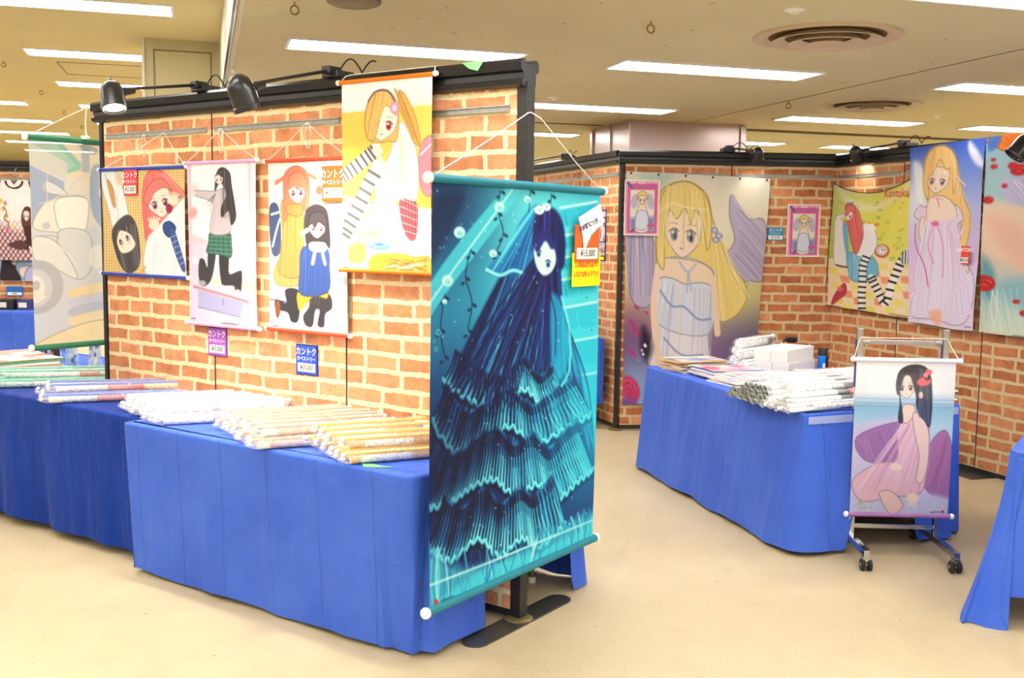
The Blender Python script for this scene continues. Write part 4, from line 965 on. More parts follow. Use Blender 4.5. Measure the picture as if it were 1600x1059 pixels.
def art_scooter():
    a = Art([(262, 0), (1110, 20), (1110, 1590), (318, 1600)], 190, 320, (206, 216, 222)); a.maxsoft = 1.2
    # left half of the picture shows: street, green awning, cream scooter
    a.poly([(262, 0), (720, 0), (720, 700), (275, 700)], (232, 228, 210), 1, 2, False)
    a.poly([(500, 0), (800, 0), (800, 420), (500, 300)], (244, 224, 190), 1, 3, False)
    for k in range(9): a.line([(500 + k * 14, 60), (500 + k * 14, 420)], 3, (240, 190, 170), .6)
    a.poly([(262, 0), (440, 0), (584, 190), (500, 275), (264, 40)], (158, 206, 182), 1, 3, False); a.poly([(400, 0), (440, 0), (586, 190), (560, 215)], (120, 190, 160), .9, 2, False); a.poly([(500, 250), (584, 190), (584, 240), (505, 275)], (128, 196, 166), 1, 1, False)
    a.poly([(265, 40), (500, 190), (500, 330), (270, 220)], (214, 216, 206), 1, 2, False)
    a.poly([(268, 220), (482, 340), (482, 480), (350, 640), (290, 700)], (150, 172, 206), 1, 2, False); a.poly([(590, 60), (640, 60), (640, 260), (590, 260)], (160, 180, 200), .9, 2, False)
    a.poly([(560, 20), (690, 60), (670, 110), (600, 70)], (120, 136, 160), .7, 5)
    a.poly([(290, 700), (1110, 700), (1110, 1600), (318, 1600)], (214, 218, 220), 1, 6, False)
    a.poly([(650, 240), (720, 230), (740, 700), (650, 560)], (130, 156, 196), .8, 8); a.ell(760, 420, 60, 70, (240, 244, 248), .9); 
    # scooter
    a.poly([(296, 700), (360, 520), (470, 460), (600, 460), (630, 560), (610, 700), (560, 735), (440, 740)], (248, 242, 222), 1, 3)
    a.poly([(440, 480), (620, 470), (628, 640), (600, 730), (470, 730), (430, 620)], (255, 253, 238), 1, 3); a.line([(430, 470), (540, 440), (625, 480), (630, 620)], 5, (190, 190, 180), .8)
    a.poly([(450, 730), (620, 730), (660, 900), (640, 1050), (560, 1100), (470, 960)], (218, 222, 220), 1, 4)
    a.poly([(300, 780), (420, 800), (520, 960), (560, 1100), (420, 1010), (310, 950)], (232, 234, 228), 1, 4); a.line([(300, 800), (400, 810), (500, 900), (560, 1000)], 6, (250, 250, 240), .9)
    a.ell(330, 1150, 150, 200, (176, 182, 184), 1, 0, 4); a.ell(320, 1160, 96, 140, (206, 210, 208), 1, 0, 3); a.ell(310, 1160, 60, 96, (240, 238, 222), 1, 0, 3); a.line([(270, 1190), (320, 1260), (370, 1220)], 14, (250, 248, 236), .9); a.ell(320, 1140, 24, 36, (170, 176, 180), .9)
    a.ell(378, 388, 26, 44, (190, 204, 214), 1, 0, 2); a.poly([(370, 340), (450, 380), (500, 440), (460, 450), (380, 430)], (226, 232, 232), 1, 3); a.line([(330, 520), (400, 500), (470, 450), (640, 440)], 9, (206, 212, 208), .9)
    a.line([(380, 290), (380, 530)], 4, (240, 244, 246), .9); a.line([(510, 440), (540, 350), (620, 280)], 10, (206, 214, 212), .9); a.ell(375, 690, 24, 30, (190, 196, 198), .9); a.line([(340, 770), (400, 765), (455, 785)], 7, (150, 160, 165), .8)
    a.ell(690, 930, 60, 90, (240, 238, 224), .9, 0, 4); a.ell(700, 1100, 40, 60, (206, 210, 210), .9, 0, 4)
    for k, c in enumerate(((250, 220, 150), (200, 204, 224), (180, 186, 206), (250, 224, 160), (206, 210, 222))): a.poly([(520, 1180 + k * 70), (800, 1120 + k * 70), (1110, 1100 + k * 70), (1110, 1190 + k * 70), (600, 1250 + k * 70)], c, .9, 6)
    a.poly([(330, 1560), (560, 1450), (760, 1420), (1110, 1480), (1110, 1600), (330, 1600)], (252, 226, 160), 1, 6); a.img = a.img * .78 + np.array((244, 247, 250.)) * .22; return a
def art_winged():
    a = Art([(100, 68), (628, 88), (585, 760), (88, 945)], 200, 270, (240, 232, 206))
    a.grad([(0, (226, 226, 214)), (.3, (240, 230, 196)), (.55, (236, 224, 150)), (.75, (170, 130, 160)), (1, (120, 90, 170))]); a.mul(.05, .75, .3, (110, 50, 110), .8); a.mul(.95, .75, .3, (80, 70, 130), .85); a.mul(.5, .2, .4, (250, 240, 214), .7); a.mul(.9, .5, .25, (226, 222, 130), .6); a.mul(.1, .95, .25, (140, 190, 230), .9)
    a.poly([(160, 75), (300, 80), (240, 130)], (186, 214, 200), .8, 5)
    for sd, pts in ((0, [(100, 310), (210, 300), (236, 420), (210, 560), (130, 560), (106, 420)]), (1, [(512, 145), (560, 220), (612, 230), (612, 400), (560, 420), (480, 460), (470, 380), (520, 300), (505, 220)])):
        a.poly(pts, (190, 180, 206), 1, 2)
    a.streaks([(105, 310), (220, 300)], [(110, 560), (225, 520)], 34, [(160, 150, 186), (226, 220, 232), (140, 130, 170)], 4, 2, .8, 6); a.streaks([(512, 150), (540, 300), (480, 400)], [(610, 240), (610, 380), (560, 440)], 34, [(160, 150, 186), (226, 220, 232), (140, 130, 170)], 4, 3, .8, 6)
    # hair behind
    a.poly([(240, 250), (250, 150), (300, 112), (370, 105), (430, 150), (452, 240), (500, 360), (560, 440), (540, 520), (470, 560), (430, 430), (260, 420), (232, 340)], (246, 220, 130), 1, 2)
    a.streaks([(440, 240), (480, 300)], [(470, 580), (570, 470)], 30, [(252, 236, 160), (222, 184, 90), (250, 246, 200)], 5, 4, .7, 12)
    # long pale dress with blue ribbons (seated figure)
    a.poly([(250, 400), (320, 372), (400, 376), (456, 410), (452, 500), (436, 600), (440, 765), (210, 770), (226, 640), (232, 500)], (240, 238, 246), 1, 2)
    a.poly([(244, 400), (290, 380), (400, 380), (452, 410), (440, 470), (250, 460)], (252, 226, 196), 1, 2)
    a.poly([(246, 470), (300, 450), (352, 462), (410, 448), (452, 470), (440, 610), (250, 620)], (226, 232, 246), 1, 2); a.streaks([(250, 470), (445, 470)], [(215, 765), (438, 762)], 40, [(200, 208, 234), (250, 250, 252), (176, 190, 226), (250, 226, 204)], 5, 5, .7, 8)
    a.line([(252, 500), (300, 545), (350, 540), (400, 570), (446, 560)], 7, (140, 160, 214), .9); a.line([(270, 660), (340, 700), (420, 680)], 6, (140, 160, 214), .9)
    a.line([(244, 420), (226, 560), (240, 700), (250, 750)], 26, (250, 222, 196)); a.line([(452, 430), (462, 520), (470, 600)], 24, (250, 222, 196))
    a.line([(330, 390), (360, 420), (390, 390)], 8, (190, 200, 230)); a.line([(362, 420), (360, 490)], 5, (176, 186, 222)); a.line([(366, 420), (374, 480)], 5, (176, 186, 222))
    a.face(340, 290, 128, .02, (120, 124, 160))
    a.poly([(236, 330), (244, 200), (290, 120), (370, 106), (430, 160), (446, 260), (430, 340), (415, 250), (390, 200), (372, 252), (350, 200), (320, 240), (290, 210), (270, 300), (268, 420), (240, 400)], (248, 222, 136), 1, 2)
    a.streaks([(280, 120), (420, 140)], [(250, 400), (440, 300)], 44, [(254, 242, 180), (226, 186, 96), (252, 232, 150)], 5, 6, .7, 8); a.line([(246, 220), (300, 185), (350, 195), (430, 200)], 3, (255, 255, 240), .8)
    for p in ((455, 268), (470, 285), (460, 300)): a.ell(*p, 13, 10, (150, 150, 196)); a.ell(*p, 6, 5, (226, 226, 244))
    for x, y, r_ in ((150, 580, 14), (130, 640, 20), (195, 590, 10), (150, 665, 24), (540, 680, 20), (530, 620, 12), (130, 745, 22), (560, 620, 9)): a.ell(x, y, r_, r_ * .45, (190, 60, 130), .9, .5)
    a.streaks([(500, 700), (585, 600)], [(440, 765), (585, 760)], 12, [(30, 20, 50), (240, 230, 240), (70, 60, 110)], 8, 8, .7, 6); a.poly([(180, 640), (222, 700), (200, 760), (170, 720)], (20, 10, 30), .8, 5)
    a.line([(88, 700), (140, 780), (190, 760)], 4, (90, 110, 150), .7)
    for x, y, r_ in ((190, 706, 7), (182, 738, 5), (176, 726, 4), (540, 626, 6)): a.ell(x, y, r_, r_, (255, 245, 255))
    a.ell(122, 875, 46, 44, (206, 60, 110), 1, 0, 2)
    for k in range(6): a.line([(90 + k * 9, 860 + 6 * math.sin(k)), (120, 845 + k * 12), (152 - k * 6, 872)], 3, [(240, 120, 160), (150, 30, 80)][k % 2], .8)
    a.poly([(86, 920), (150, 905), (150, 945), (86, 948)], (130, 70, 160), .9, 3); return a
def art_mini(k=1):
    a = Art([(0, 0), (100, 0), (100, 160), (0, 160)], 60, 90, (236, 110, 160))
    a.poly([(2, 2), (98, 2), (98, 158), (2, 158)], (250, 220, 232), 1, 1, False); a.poly([(5, 5), (95, 5), (95, 155), (5, 155)], (236, 96, 152), 1, 1, False)
    a.poly([(14, 26), (86, 26), (86, 148), (14, 148)], (244, 240, 226), 1, 1, False); a.poly([(14, 110), (86, 105), (86, 148), (14, 148)], (130, 130, 196), .9, 4, False)
    a.ell(28, 60, 12, 22, (196, 190, 216), .9, .2); a.ell(74, 60, 11, 24, (196, 190, 216), .9, -.2); a.poly([(38, 76), (62, 76), (70, 146), (30, 146)], (250, 232, 220)); a.poly([(36, 92), (64, 92), (68, 140), (32, 140)], (226, 232, 246))
    a.ell(50, 52, 17, 20, (248, 224, 140)); a.face(50, 56, 20, 0, (110, 110, 150)); a.poly([(34, 56), (36, 38), (50, 30), (64, 38), (66, 56), (58, 44), (42, 44)], (248, 222, 136)); a.line([(20, 150), (26, 144)], 5, (150, 40, 90)); a.poly([(66, 128), (90, 126), (90, 134), (66, 135)], (240, 80, 140), .9, 1, False)
    a.line([(6, 6), (18, 20)], 6, (60, 80, 150)); return a
def art_picnic():
    a = Art([(380, 255), (752, 235), (725, 875), (345, 825)], 170, 210, (190, 206, 96))
    a.grad([(0, (206, 214, 150)), (.35, (196, 206, 96)), (.7, (170, 190, 80)), (1, (240, 220, 120))]); a.mul(.95, .2, .6, (250, 232, 90), .9); a.mul(.75, .5, .35, (232, 226, 96), .8)
    for k in range(5): a.poly([(700 + k * 10, 250), (560 + k * 40, 700), (590 + k * 40, 700), (712 + k * 10, 250)], (252, 246, 150), .25, 6, False)
    a.poly([(380, 255), (480, 300), (600, 300), (752, 235), (752, 250), (600, 330), (470, 330)], (240, 236, 220), .7, 6)
    rnd = random.Random(3)
    for _ in range(70): x, y = rnd.uniform(380, 740), rnd.uniform(290, 640); a.ell(x, y, rnd.uniform(4, 14), rnd.uniform(2, 6), rnd.choice([(110, 150, 70), (86, 130, 80), (150, 176, 70)]), .5, rnd.uniform(-.4, .4), 2)
    a.poly([(360, 600), (560, 560), (740, 640), (725, 875), (345, 825)], (250, 226, 190), 1, 2, False)
    for i in range(9):
        for j in range(8):
            if (i + j) % 2: x, y = 350 + i * 46 + j * 6, 600 + j * 36; a.poly([(x, y), (x + 44, y + 6), (x + 50, y + 40), (x + 6, y + 34)], (244, 150, 104) if (i * j) % 3 else (246, 230, 110), .85, 1, False)
    # white coat, reclining figure in blue with long red hair
    a.poly([(388, 400), (440, 380), (450, 480), (446, 620), (386, 620), (384, 500)], (240, 236, 230), 1, 1.5); a.line([(390, 626), (446, 632)], 6, (70, 60, 70)); a.ell(426, 402, 14, 12, (240, 206, 60))
    a.poly([(450, 560), (540, 560), (580, 620), (560, 690), (470, 700), (448, 640)], (120, 190, 222), 1, 1.5); a.streaks([(460, 565), (540, 565)], [(450, 690), (575, 660)], 16, [(80, 150, 196), (220, 238, 246)], 4, 3, .7, 4)
    a.poly([(480, 440), (560, 420), (580, 500), (550, 570), (480, 560)], (246, 244, 246), 1, 1.5); a.poly([(422, 420), (446, 430), (456, 600), (440, 560)], (96, 170, 210), .9, 2)
    a.poly([(432, 330), (460, 312), (494, 340), (512, 400), (520, 470), (490, 560), (470, 520), (452, 440), (436, 400)], (228, 110, 104), 1, 1.5); a.streaks([(450, 320), (480, 330)], [(480, 560), (520, 470)], 24, [(246, 160, 140), (190, 70, 76)], 4, 4, .7, 7)
    a.face(446, 376, 38, .1, (150, 70, 90)); a.poly([(432, 370), (440, 330), (470, 320), (480, 350), (456, 350), (446, 372)], (232, 116, 108)); a.line([(440, 318), (470, 306)], 7, (90, 160, 210))
    a.ell(548, 420, 28, 18, (250, 250, 250), 1, .4); a.ell(580, 410, 14, 9, (236, 160, 60)); a.ell(545, 400, 14, 6, (240, 190, 60))
    def leg(p, w_):
        P = catmull(p, 6); a.line(p, w_, (246, 244, 240))
        for i in range(0, len(P) - 2, 2):
            d = P[i + 1] - P[i]; d = d / (np.hypot(*d) + 1e-9); n_ = np.array([-d[1], d[0]]) * w_ * .5; a.line([P[i] + n_, P[i] - n_], w_ * .26, (30, 28, 30), .97)
    leg([(512, 850), (508, 780), (510, 700), (514, 620), (536, 560)], 30); leg([(548, 680), (580, 740), (620, 800), (650, 700), (680, 620), (712, 566)], 34)
    a.poly([(690, 560), (735, 560), (738, 610), (690, 612)], (246, 244, 240), 1, 1.5)
    for k in range(4): a.line([(694 + k * 12, 560), (692 + k * 12, 610)], 5, (30, 28, 30))
    a.ell(601, 546, 35, 34, (214, 100, 60)); a.ell(600, 542, 26, 25, (250, 248, 244)); 
    for k in range(12): t = k * PI / 6; a.line([(600 + 16 * math.cos(t), 542 + 16 * math.sin(t)), (600 + 22 * math.cos(t), 542 + 22 * math.sin(t))], 2.4, (60, 50, 50))
    a.line([(600, 542), (600, 526)], 2.6, (40, 40, 40)); a.line([(600, 542), (612, 540)], 2.6, (40, 40, 40))
    a.poly([(370, 820), (384, 770), (430, 712), (440, 760), (400, 800)], (196, 60, 84), 1, 1.5); a.ell(410, 742, 14, 12, (230, 110, 130))
    a.line([(640, 852), (722, 864)], 3, (60, 50, 50), .8); return a
def art_lilac():
    a = Art([(745, 85), (1092, 45), (1030, 930), (728, 890)], 130, 230, (120, 150, 226))
    a.grad([(0, (58, 96, 206)), (.12, (106, 140, 226)), (.35, (190, 196, 240)), (.6, (226, 200, 240)), (1, (238, 222, 246))]); a.mul(.15, .3, .3, (255, 255, 255), .8)
    a.poly([(1015, 60), (1060, 120), (1085, 190), (1050, 180), (1010, 110)], (250, 250, 255), .9, 3); a.poly([(756, 160), (800, 200), (800, 400), (765, 300)], (255, 255, 255), .9, 4)
    a.poly([(800, 180), (830, 100), (880, 78), (930, 100), (960, 180), (990, 330), (1020, 420), (1000, 560), (940, 660), (980, 470), (930, 360), (830, 360), (815, 260)], (250, 208, 130), 1, 2)
    a.streaks([(950, 180), (970, 260)], [(930, 680), (1030, 480)], 20, [(252, 224, 160), (232, 178, 110)], 4, 4, .7, 10)
    a.poly([(815, 380), (950, 370), (990, 440), (960, 470), (980, 600), (1030, 700), (1025, 830), (980, 900), (860, 880), (740, 860), (770, 720), (810, 560), (815, 470), (760, 420), (790, 370)], (236, 226, 248), 1, 2)
    a.poly([(835, 340), (900, 330), (950, 380), (950, 440), (880, 450), (825, 440)], SK, 1, 2); a.poly([(795, 430), (815, 440), (800, 540), (785, 500)], SK); a.poly([(990, 600), (1010, 660), (1005, 680), (975, 620)], SK)
    a.streaks([(820, 450), (950, 450)], [(740, 850), (1025, 860)], 60, [(214, 196, 240), (252, 250, 255), (230, 176, 220), (244, 220, 244)], 6, 5, .7, 10)
    for pts in ([(820, 440), (880, 452), (960, 432)], [(735, 780), (790, 760), (812, 820)], [(905, 820), (950, 760), (1025, 700)], [(740, 860), (800, 850), (900, 880), (1025, 850)], [(920, 470), (960, 520), (990, 480)], [(780, 370), (800, 420), (816, 400)]): a.line(pts, 12, (232, 190, 232), .8); a.line(pts, 5, (255, 250, 255), .9)
    a.ell(862, 460, 16, 12, (240, 110, 150)); a.line([(855, 470), (830, 560), (850, 640)], 4, (226, 110, 170), .9); a.line([(870, 470), (890, 560), (884, 700)], 4, (226, 110, 170), .9); a.line([(768, 460), (770, 560), (810, 650), (826, 740)], 7, (214, 90, 160), .9)
    a.line([(850, 335), (890, 345)], 8, (250, 190, 200)); a.line([(870, 340), (880, 380)], 4, (214, 110, 120))
    a.face(868, 255, 94, .1, (130, 120, 150))
    a.poly([(800, 260), (812, 150), (850, 90), (900, 80), (945, 130), (958, 220), (940, 320), (930, 200), (905, 200), (880, 150), (850, 215), (826, 240), (830, 340), (812, 320)], (252, 212, 138), 1, 2)
    a.streaks([(850, 90), (930, 110)], [(812, 320), (950, 300)], 34, [(255, 232, 176), (236, 180, 106)], 4, 6, .7, 7); a.line([(950, 230), (1000, 280)], 7, (250, 216, 206), .9); a.line([(945, 236), (975, 330)], 6, (250, 216, 206), .9)
    a.poly([(830, 850), (880, 840), (880, 890), (860, 900)], (250, 180, 150), .9, 3); a.line([(996, 908), (1020, 912)], 3, (60, 60, 90), .8); return a
def art_flowers():
    # plain stand-in: water, red blossoms, orange and lilac cloth folds
    a = Art([(30, 50), (260, 30), (260, 1000), (8, 985)], 130, 230, (150, 196, 200))
    a.grad([(0, (150, 190, 206)), (.3, (170, 204, 208)), (.36, (238, 214, 186)), (.6, (240, 206, 180)), (.78, (176, 210, 206)), (1, (224, 232, 206))])
    a.poly([(36, 50), (260, 30), (260, 300), (190, 260), (120, 150), (60, 100)], (250, 130, 30), 1, 2); a.streaks([(60, 60), (240, 40)], [(120, 160), (255, 290)], 18, [(255, 160, 60), (220, 96, 20)], 6, 2, .7, 10)
    a.poly([(36, 50), (70, 46), (60, 90), (36, 110)], (60, 120, 220), .9, 3)
    a.poly([(76, 240), (170, 235), (256, 270), (256, 400), (190, 380), (100, 340)], (196, 190, 226), 1, 3); a.streaks([(90, 250), (200, 250)], [(150, 370), (250, 395)], 20, [(160, 150, 206), (236, 232, 246)], 6, 3, .7, 6)
    a.poly([(30, 410), (260, 396), (260, 700), (200, 720), (120, 640), (40, 560)], (244, 216, 188), .9, 6); a.poly([(30, 400), (110, 420), (200, 600), (256, 740), (180, 720), (80, 560)], (240, 180, 160), .6, 10)
    a.poly([(20, 600), (60, 680), (50, 800), (14, 780)], (96, 160, 176), .9, 6); a.poly([(70, 740), (170, 690), (240, 760), (256, 900), (150, 860)], (130, 184, 196), .8, 8)
    a.streaks([(14, 780), (200, 720)], [(20, 970), (250, 960)], 24, [(236, 244, 232), (150, 200, 200), (246, 246, 220)], 8, 4, .6, 14)
    for x, y, r_ in ((122, 200, 24), (105, 180, 14), (50, 180, 10), (84, 268, 9), (36, 330, 16), (24, 730, 38), (125, 812, 10), (150, 868, 14), (172, 872, 10), (48, 150, 7)):
        a.ell(x, y, r_, r_ * 1.05, (206, 30, 40), 1, 0, 1.5); a.ell(x + r_ * .2, y - r_ * .1, r_ * .5, r_ * .45, (236, 80, 60), .8); a.line([(x - r_ * .6, y + r_ * .3), (x, y - r_ * .2), (x + r_ * .6, y + r_ * .3)], r_ * .16, (130, 14, 30), .8)
    a.line([(120, 984), (180, 988)], 3, (60, 60, 60), .7); return a
def art_cushions():
    a = Art([(98, 165), (476, 155), (465, 775), (88, 798)], 150, 240, (252, 252, 252))
    a.grad([(0, (254, 254, 254)), (.2, (250, 252, 254)), (.3, (150, 200, 230)), (.42, (186, 220, 240)), (.6, (220, 214, 236)), (1, (206, 204, 230))])
    for y in (322, 340, 352): a.line([(98, y), (470, y - 12)], 2.4, (130, 150, 180), .7)
    a.poly([(100, 440), (260, 390), (268, 420), (110, 500)], (214, 206, 236), 1, 3)
    a.poly([(108, 480), (266, 408), (290, 470), (300, 560), (150, 575)], (170, 120, 176), 1, 2); a.poly([(440, 430), (470, 520), (462, 700), (430, 716), (370, 650), (384, 500)], (176, 120, 172), 1, 2)
    a.streaks([(120, 490), (260, 430)], [(150, 570), (290, 550)], 14, [(150, 100, 166), (196, 150, 200)], 8, 2, .5, 6); a.streaks([(440, 440), (465, 520)], [(380, 640), (440, 710)], 14, [(206, 130, 170), (150, 96, 160)], 8, 3, .5, 6)
    a.poly([(92, 690), (200, 680), (460, 700), (464, 774), (90, 795)], (206, 206, 236), 1, 4); a.streaks([(92, 700), (460, 720)], [(92, 790), (460, 770)], 20, [(180, 182, 222), (236, 238, 250)], 6, 4, .6, 10)
    # sitting figure in a long pink gown, dark hair with a red bow
    a.poly([(276, 400), (330, 362), (376, 400), (384, 470), (380, 600), (356, 690), (250, 712), (140, 740), (96, 690), (108, 640), (190, 580), (262, 560), (262, 470)], (240, 196, 212), 1, 2)
    a.streaks([(280, 420), (370, 420)], [(110, 700), (350, 690)], 40, [(226, 166, 196), (252, 226, 232), (214, 150, 190), (250, 214, 206)], 6, 5, .6, 12)
    a.poly([(282, 340), (322, 340), (326, 372), (300, 410), (276, 400)], SK, 1, 1.5); a.poly([(318, 372), (352, 380), (382, 440), (384, 560), (366, 640), (340, 640), (348, 540), (330, 460)], (250, 218, 206), 1, 2)
    a.ell(330, 710, 24, 18, SK); 
    for k in range(4): a.line([(322 + k * 7, 712), (312 + k * 9, 740)], 6, SK)
    a.ell(262, 590, 24, 15, SK); a.poly([(200, 700), (250, 690), (294, 740), (270, 775), (238, 776)], (246, 210, 206), 1, 2)
    a.poly([(256, 230), (280, 190), (326, 176), (366, 190), (384, 240), (390, 340), (384, 420), (366, 400), (344, 372), (330, 330), (330, 260), (268, 270), (282, 400), (264, 400), (268, 320)], (60, 62, 72), 1, 1.5)
    a.streaks([(330, 190), (370, 200)], [(340, 380), (386, 415)], 30, [(96, 100, 114), (40, 40, 52), (120, 140, 166)], 4, 6, .7, 5)
    a.face(290, 268, 66, -.08, (150, 110, 110)); a.poly([(252, 262), (264, 206), (300, 184), (334, 200), (336, 320), (324, 280), (304, 222), (280, 228), (262, 300)], (64, 64, 74), 1, 1.5)
    a.ell(347, 296, 8, 13, (250, 206, 190)); a.poly([(330, 240), (352, 222), (366, 236), (384, 228), (378, 252), (352, 262), (334, 256)], (236, 110, 116), 1, 1.5); a.ell(374, 204, 12, 12, (240, 120, 124)); a.ell(362, 216, 9, 9, (250, 150, 150))
    a.line([(110, 760), (130, 740), (128, 770), (170, 760)], 3, (190, 176, 120), .9); a.line([(120, 742), (146, 752)], 3, (190, 176, 120), .9); a.line([(398, 762), (432, 758)], 3, (60, 40, 60)); a.ell(443, 756, 5, 6, (206, 40, 50)); return a
def art_shirt():
    a = Art([(0, 0), (100, 0), (100, 140), (0, 140)], 90, 120, (246, 242, 240)); rnd = random.Random(5)
    for i in range(-8, 20):
        a.line([(i * 12, 70), (i * 12 + 70, 140)], 3, (120, 60, 66), .85, smooth=False); a.line([(i * 12, 70), (i * 12 - 70, 140)], 3, (120, 60, 66), .85, smooth=False); a.line([(i * 12 + 5, 70), (i * 12 + 75, 140)], 1.4, (226, 170, 170), .85); a.line([(i * 12 + 5, 70), (i * 12 - 65, 140)], 1.4, (226, 170, 170), .85)
    a.poly([(0, 60), (100, 60), (100, 78), (60, 88), (0, 76)], (246, 240, 238), .75, 6, False)
    for x, y, c in ((18, 36, (240, 200, 60)), (28, 40, (240, 120, 150)), (22, 50, (250, 180, 60)), (30, 62, (210, 170, 60)), (44, 78, (240, 220, 120)), (34, 86, (240, 130, 160))): a.ell(x, y, 4, 4, c)
    a.line([(24, 46), (30, 56), (24, 66), (34, 74), (30, 84)], 2.4, (120, 70, 50), .9)
    a.poly([(66, 56), (74, 46), (86, 48), (92, 60), (94, 76), (88, 84), (70, 84), (64, 70)], (96, 54, 48)); a.face(76, 62, 13, 0); a.poly([(70, 82), (90, 82), (94, 116), (72, 118), (74, 100)], (74, 36, 36)); a.poly([(32, 112), (60, 104), (80, 112), (60, 120)], (96, 56, 60)); a.line([(82, 116), (88, 126)], 5, SK); return a
def art_photo(seed):
    a = Art([(0, 0), (100, 0), (100, 75), (0, 75)], 60, 45, (176, 200, 230)); rnd = random.Random(seed)
    a.poly([(0, 0), (60, 0), (60, 75), (0, 75)], (150, 190, 226), .8, 6, False); a.poly([(10, 8), (26, 0), (38, 14), (36, 40), (46, 75), (4, 75), (6, 30)], (50, 42, 48)); a.face(34, 26, 12, .1); a.poly([(44, 40), (70, 36), (76, 60), (50, 66)], (246, 226, 220)); a.poly([(62, 40), (92, 36), (98, 75), (56, 75)], (196, 190, 236)); a.ell(82, 20, 10, 13, (90, 80, 84)); a.face(81, 24, 11); return a
def art_blob(seed, pal, nx=44, ny=60, bg=(244, 240, 236)):
    a = Art([(0, 0), (100, 0), (100, 140), (0, 140)], nx, ny, bg); rnd = random.Random(seed)
    for _ in range(16):
        x, y, r_ = rnd.uniform(0, 100), rnd.uniform(0, 140), rnd.uniform(8, 26); a.poly([(x + r_ * math.cos(t) * rnd.uniform(.5, 1.2), y + r_ * math.sin(t) * rnd.uniform(.5, 1.3)) for t in [i * 1.05 for i in range(6)]], rnd.choice(pal), .85, 1.5)
    a.streaks([(10, 20), (90, 30)], [(10, 120), (90, 130)], 12, pal, 3, seed, .7, 14); return a
# ------------------------------------------------------------------ hanging scrolls on the near partition
YA = -.026
def hang(x0, x1, z, hx, hz=2.098, y=YA):
    return [(x0 - .012, y, z), (x0 + .5 * (hx - x0), y + .008, z + .5 * (hz - z) - .004), (hx, y + .012, hz), (x1 + .5 * (hx - x1), y + .008, z + .5 * (hz - z) - .004), (x1 + .012, y, z)]
scroll(FA, -2.79, -2.07, 1.352, 1.918, YA, art_two_heads(), 'rodblue', 'wide scroll with blue rods showing a red-haired and a dark-haired head on a dotted ground', hang(-2.79, -2.07, 1.918, -2.25))
scroll(FA, -2.045, -1.53, 1.123, 1.934, YA - .004, art_desk(), 'rodpink', 'scroll with pink rods showing a figure in a green plaid skirt kneeling on a desk', hang(-2.045, -1.53, 1.934, -1.80, y=YA - .004))
scroll(FA, -1.447, -.927, 1.13, 1.928, YA, art_two_friends(), 'rodred', 'scroll with red rods showing two friends in tan and blue coats', hang(-1.447, -.927, 1.928, -1.20))
scroll(FA, -.926, -.409, 1.430, 2.252, -.062, art_headphones(), 'rodorange', 'scroll with orange rods and yellow ground, hung highest over the black beam', [(-.938, -.062, 2.252), (-.915, -.05, 2.28), (-.90, -.03, 2.288), (-.42, -.03, 2.288), (-.405, -.05, 2.28), (-.397, -.062, 2.252)])
# cord loops tied on the rail
for hx, l in ((-2.42, 'white cord loop on the rail above the blue-rodded scroll'), (-1.80, 'white cord loop hanging above the pink-rodded scroll'), (-1.19, 'white cord loop hanging above the red-rodded scroll')):
    mb = MB().tube([(hx + .006 + .018 * math.sin(t) * (1 if t > .1 else 0), -.02, 2.098 - .06 + .058 * math.cos(t)) for t in [2 * PI * i / 24 for i in range(25)]], .002, 6)
    setp(mb.build('cord_loop', M['string'], fr=FA, at=(hx, -.02, 2.09), smooth=True), l, 'cord', 'cord loops on the picture rail')
price_card(FA, -2.515, 1.845, .115, .135, -.035, (226, 64, 76), '¥3,000', 'red price card on the dotted scroll with blue rods')
price_card(FA, -1.86, 1.035, .135, .135, -.004, (168, 92, 196), '¥3,000', 'purple price card on the bricks under the pink-rodded scroll', border=(110, 50, 140))
price_card(FA, -1.215, .995, .135, .135, -.004, (50, 84, 196), '¥3,000', 'blue price card on the bricks under the red-rodded scroll', border=(36, 44, 130))
price_card(FA, -1.005, 1.815, .135, .150, -.036, (200, 92, 28), '¥3,000', 'orange price card at the top corner of the two-friends scroll', border=(150, 96, 36))
o = MB().box(-.955, -.918, -.034, -.031, 1.66, 1.715).build('note_slip', M['paper'], fr=FA, at=(-.94, -.03, 1.69)); setp(o, 'tiny white paper slip below the orange price card', 'note')

# large blue scroll standing out from the partition end
bs = scroll(FA, -.655, .476, .254, 1.788, .085, art_blue(), 'rodteal', 'very large teal scroll of a veiled figure in a ruffled gown, at the partition post',
            [(.085, -.667, 1.79), (.06, -.32, 1.935), (.035, -.008, 2.075), (.03, .02, 2.08), (.05, .06, 2.06), (.07, .30, 1.90), (.085, .488, 1.79)], r=.016, wave=.006, axis='y', over=.018)
price_card(FA, .345, 1.565, .195, .155, .103, (205, 100, 34), '¥15,000', 'orange price card on the upper right of the large blue scroll', top='', sub='', axis='y')
t = thing('note_paper', 'white handwritten paper stuck over the orange price card on the blue scroll', 'note', FA, .11, .36, 1.62)
mb = MB(); mb.prism([(.265, 1.672), (.44, 1.735), (.475, 1.66), (.37, 1.60), (.315, 1.53), (.30, 1.60)], 'x', .1085, .1095); mb.build('paper', M['paper'], t)
def y_text(s_, size, x, y, z, mt, par, slope=0): 
    o = lettering(s_, size, mt, FA, x, y, z, par, axis='y', bold=.001)
    return o
o = y_text('大好評につき…', .026, .111, .365, 1.645, M['inknavy'], t); o.rotation_euler = (.28, 0, 0)
bpy.context.view_layer.update()
t = thing('notice_card', 'yellow notice card with two lines of red writing on the blue scroll', 'notice', FA, .105, .345, 1.455)
M['yellow'] = plain('bright_yellow_card', (255, 236, 10), .5, 0, .3, .02)
MB().box(.100, .103, .235, .46, 1.385, 1.525).build('card', M['yellow'], t)
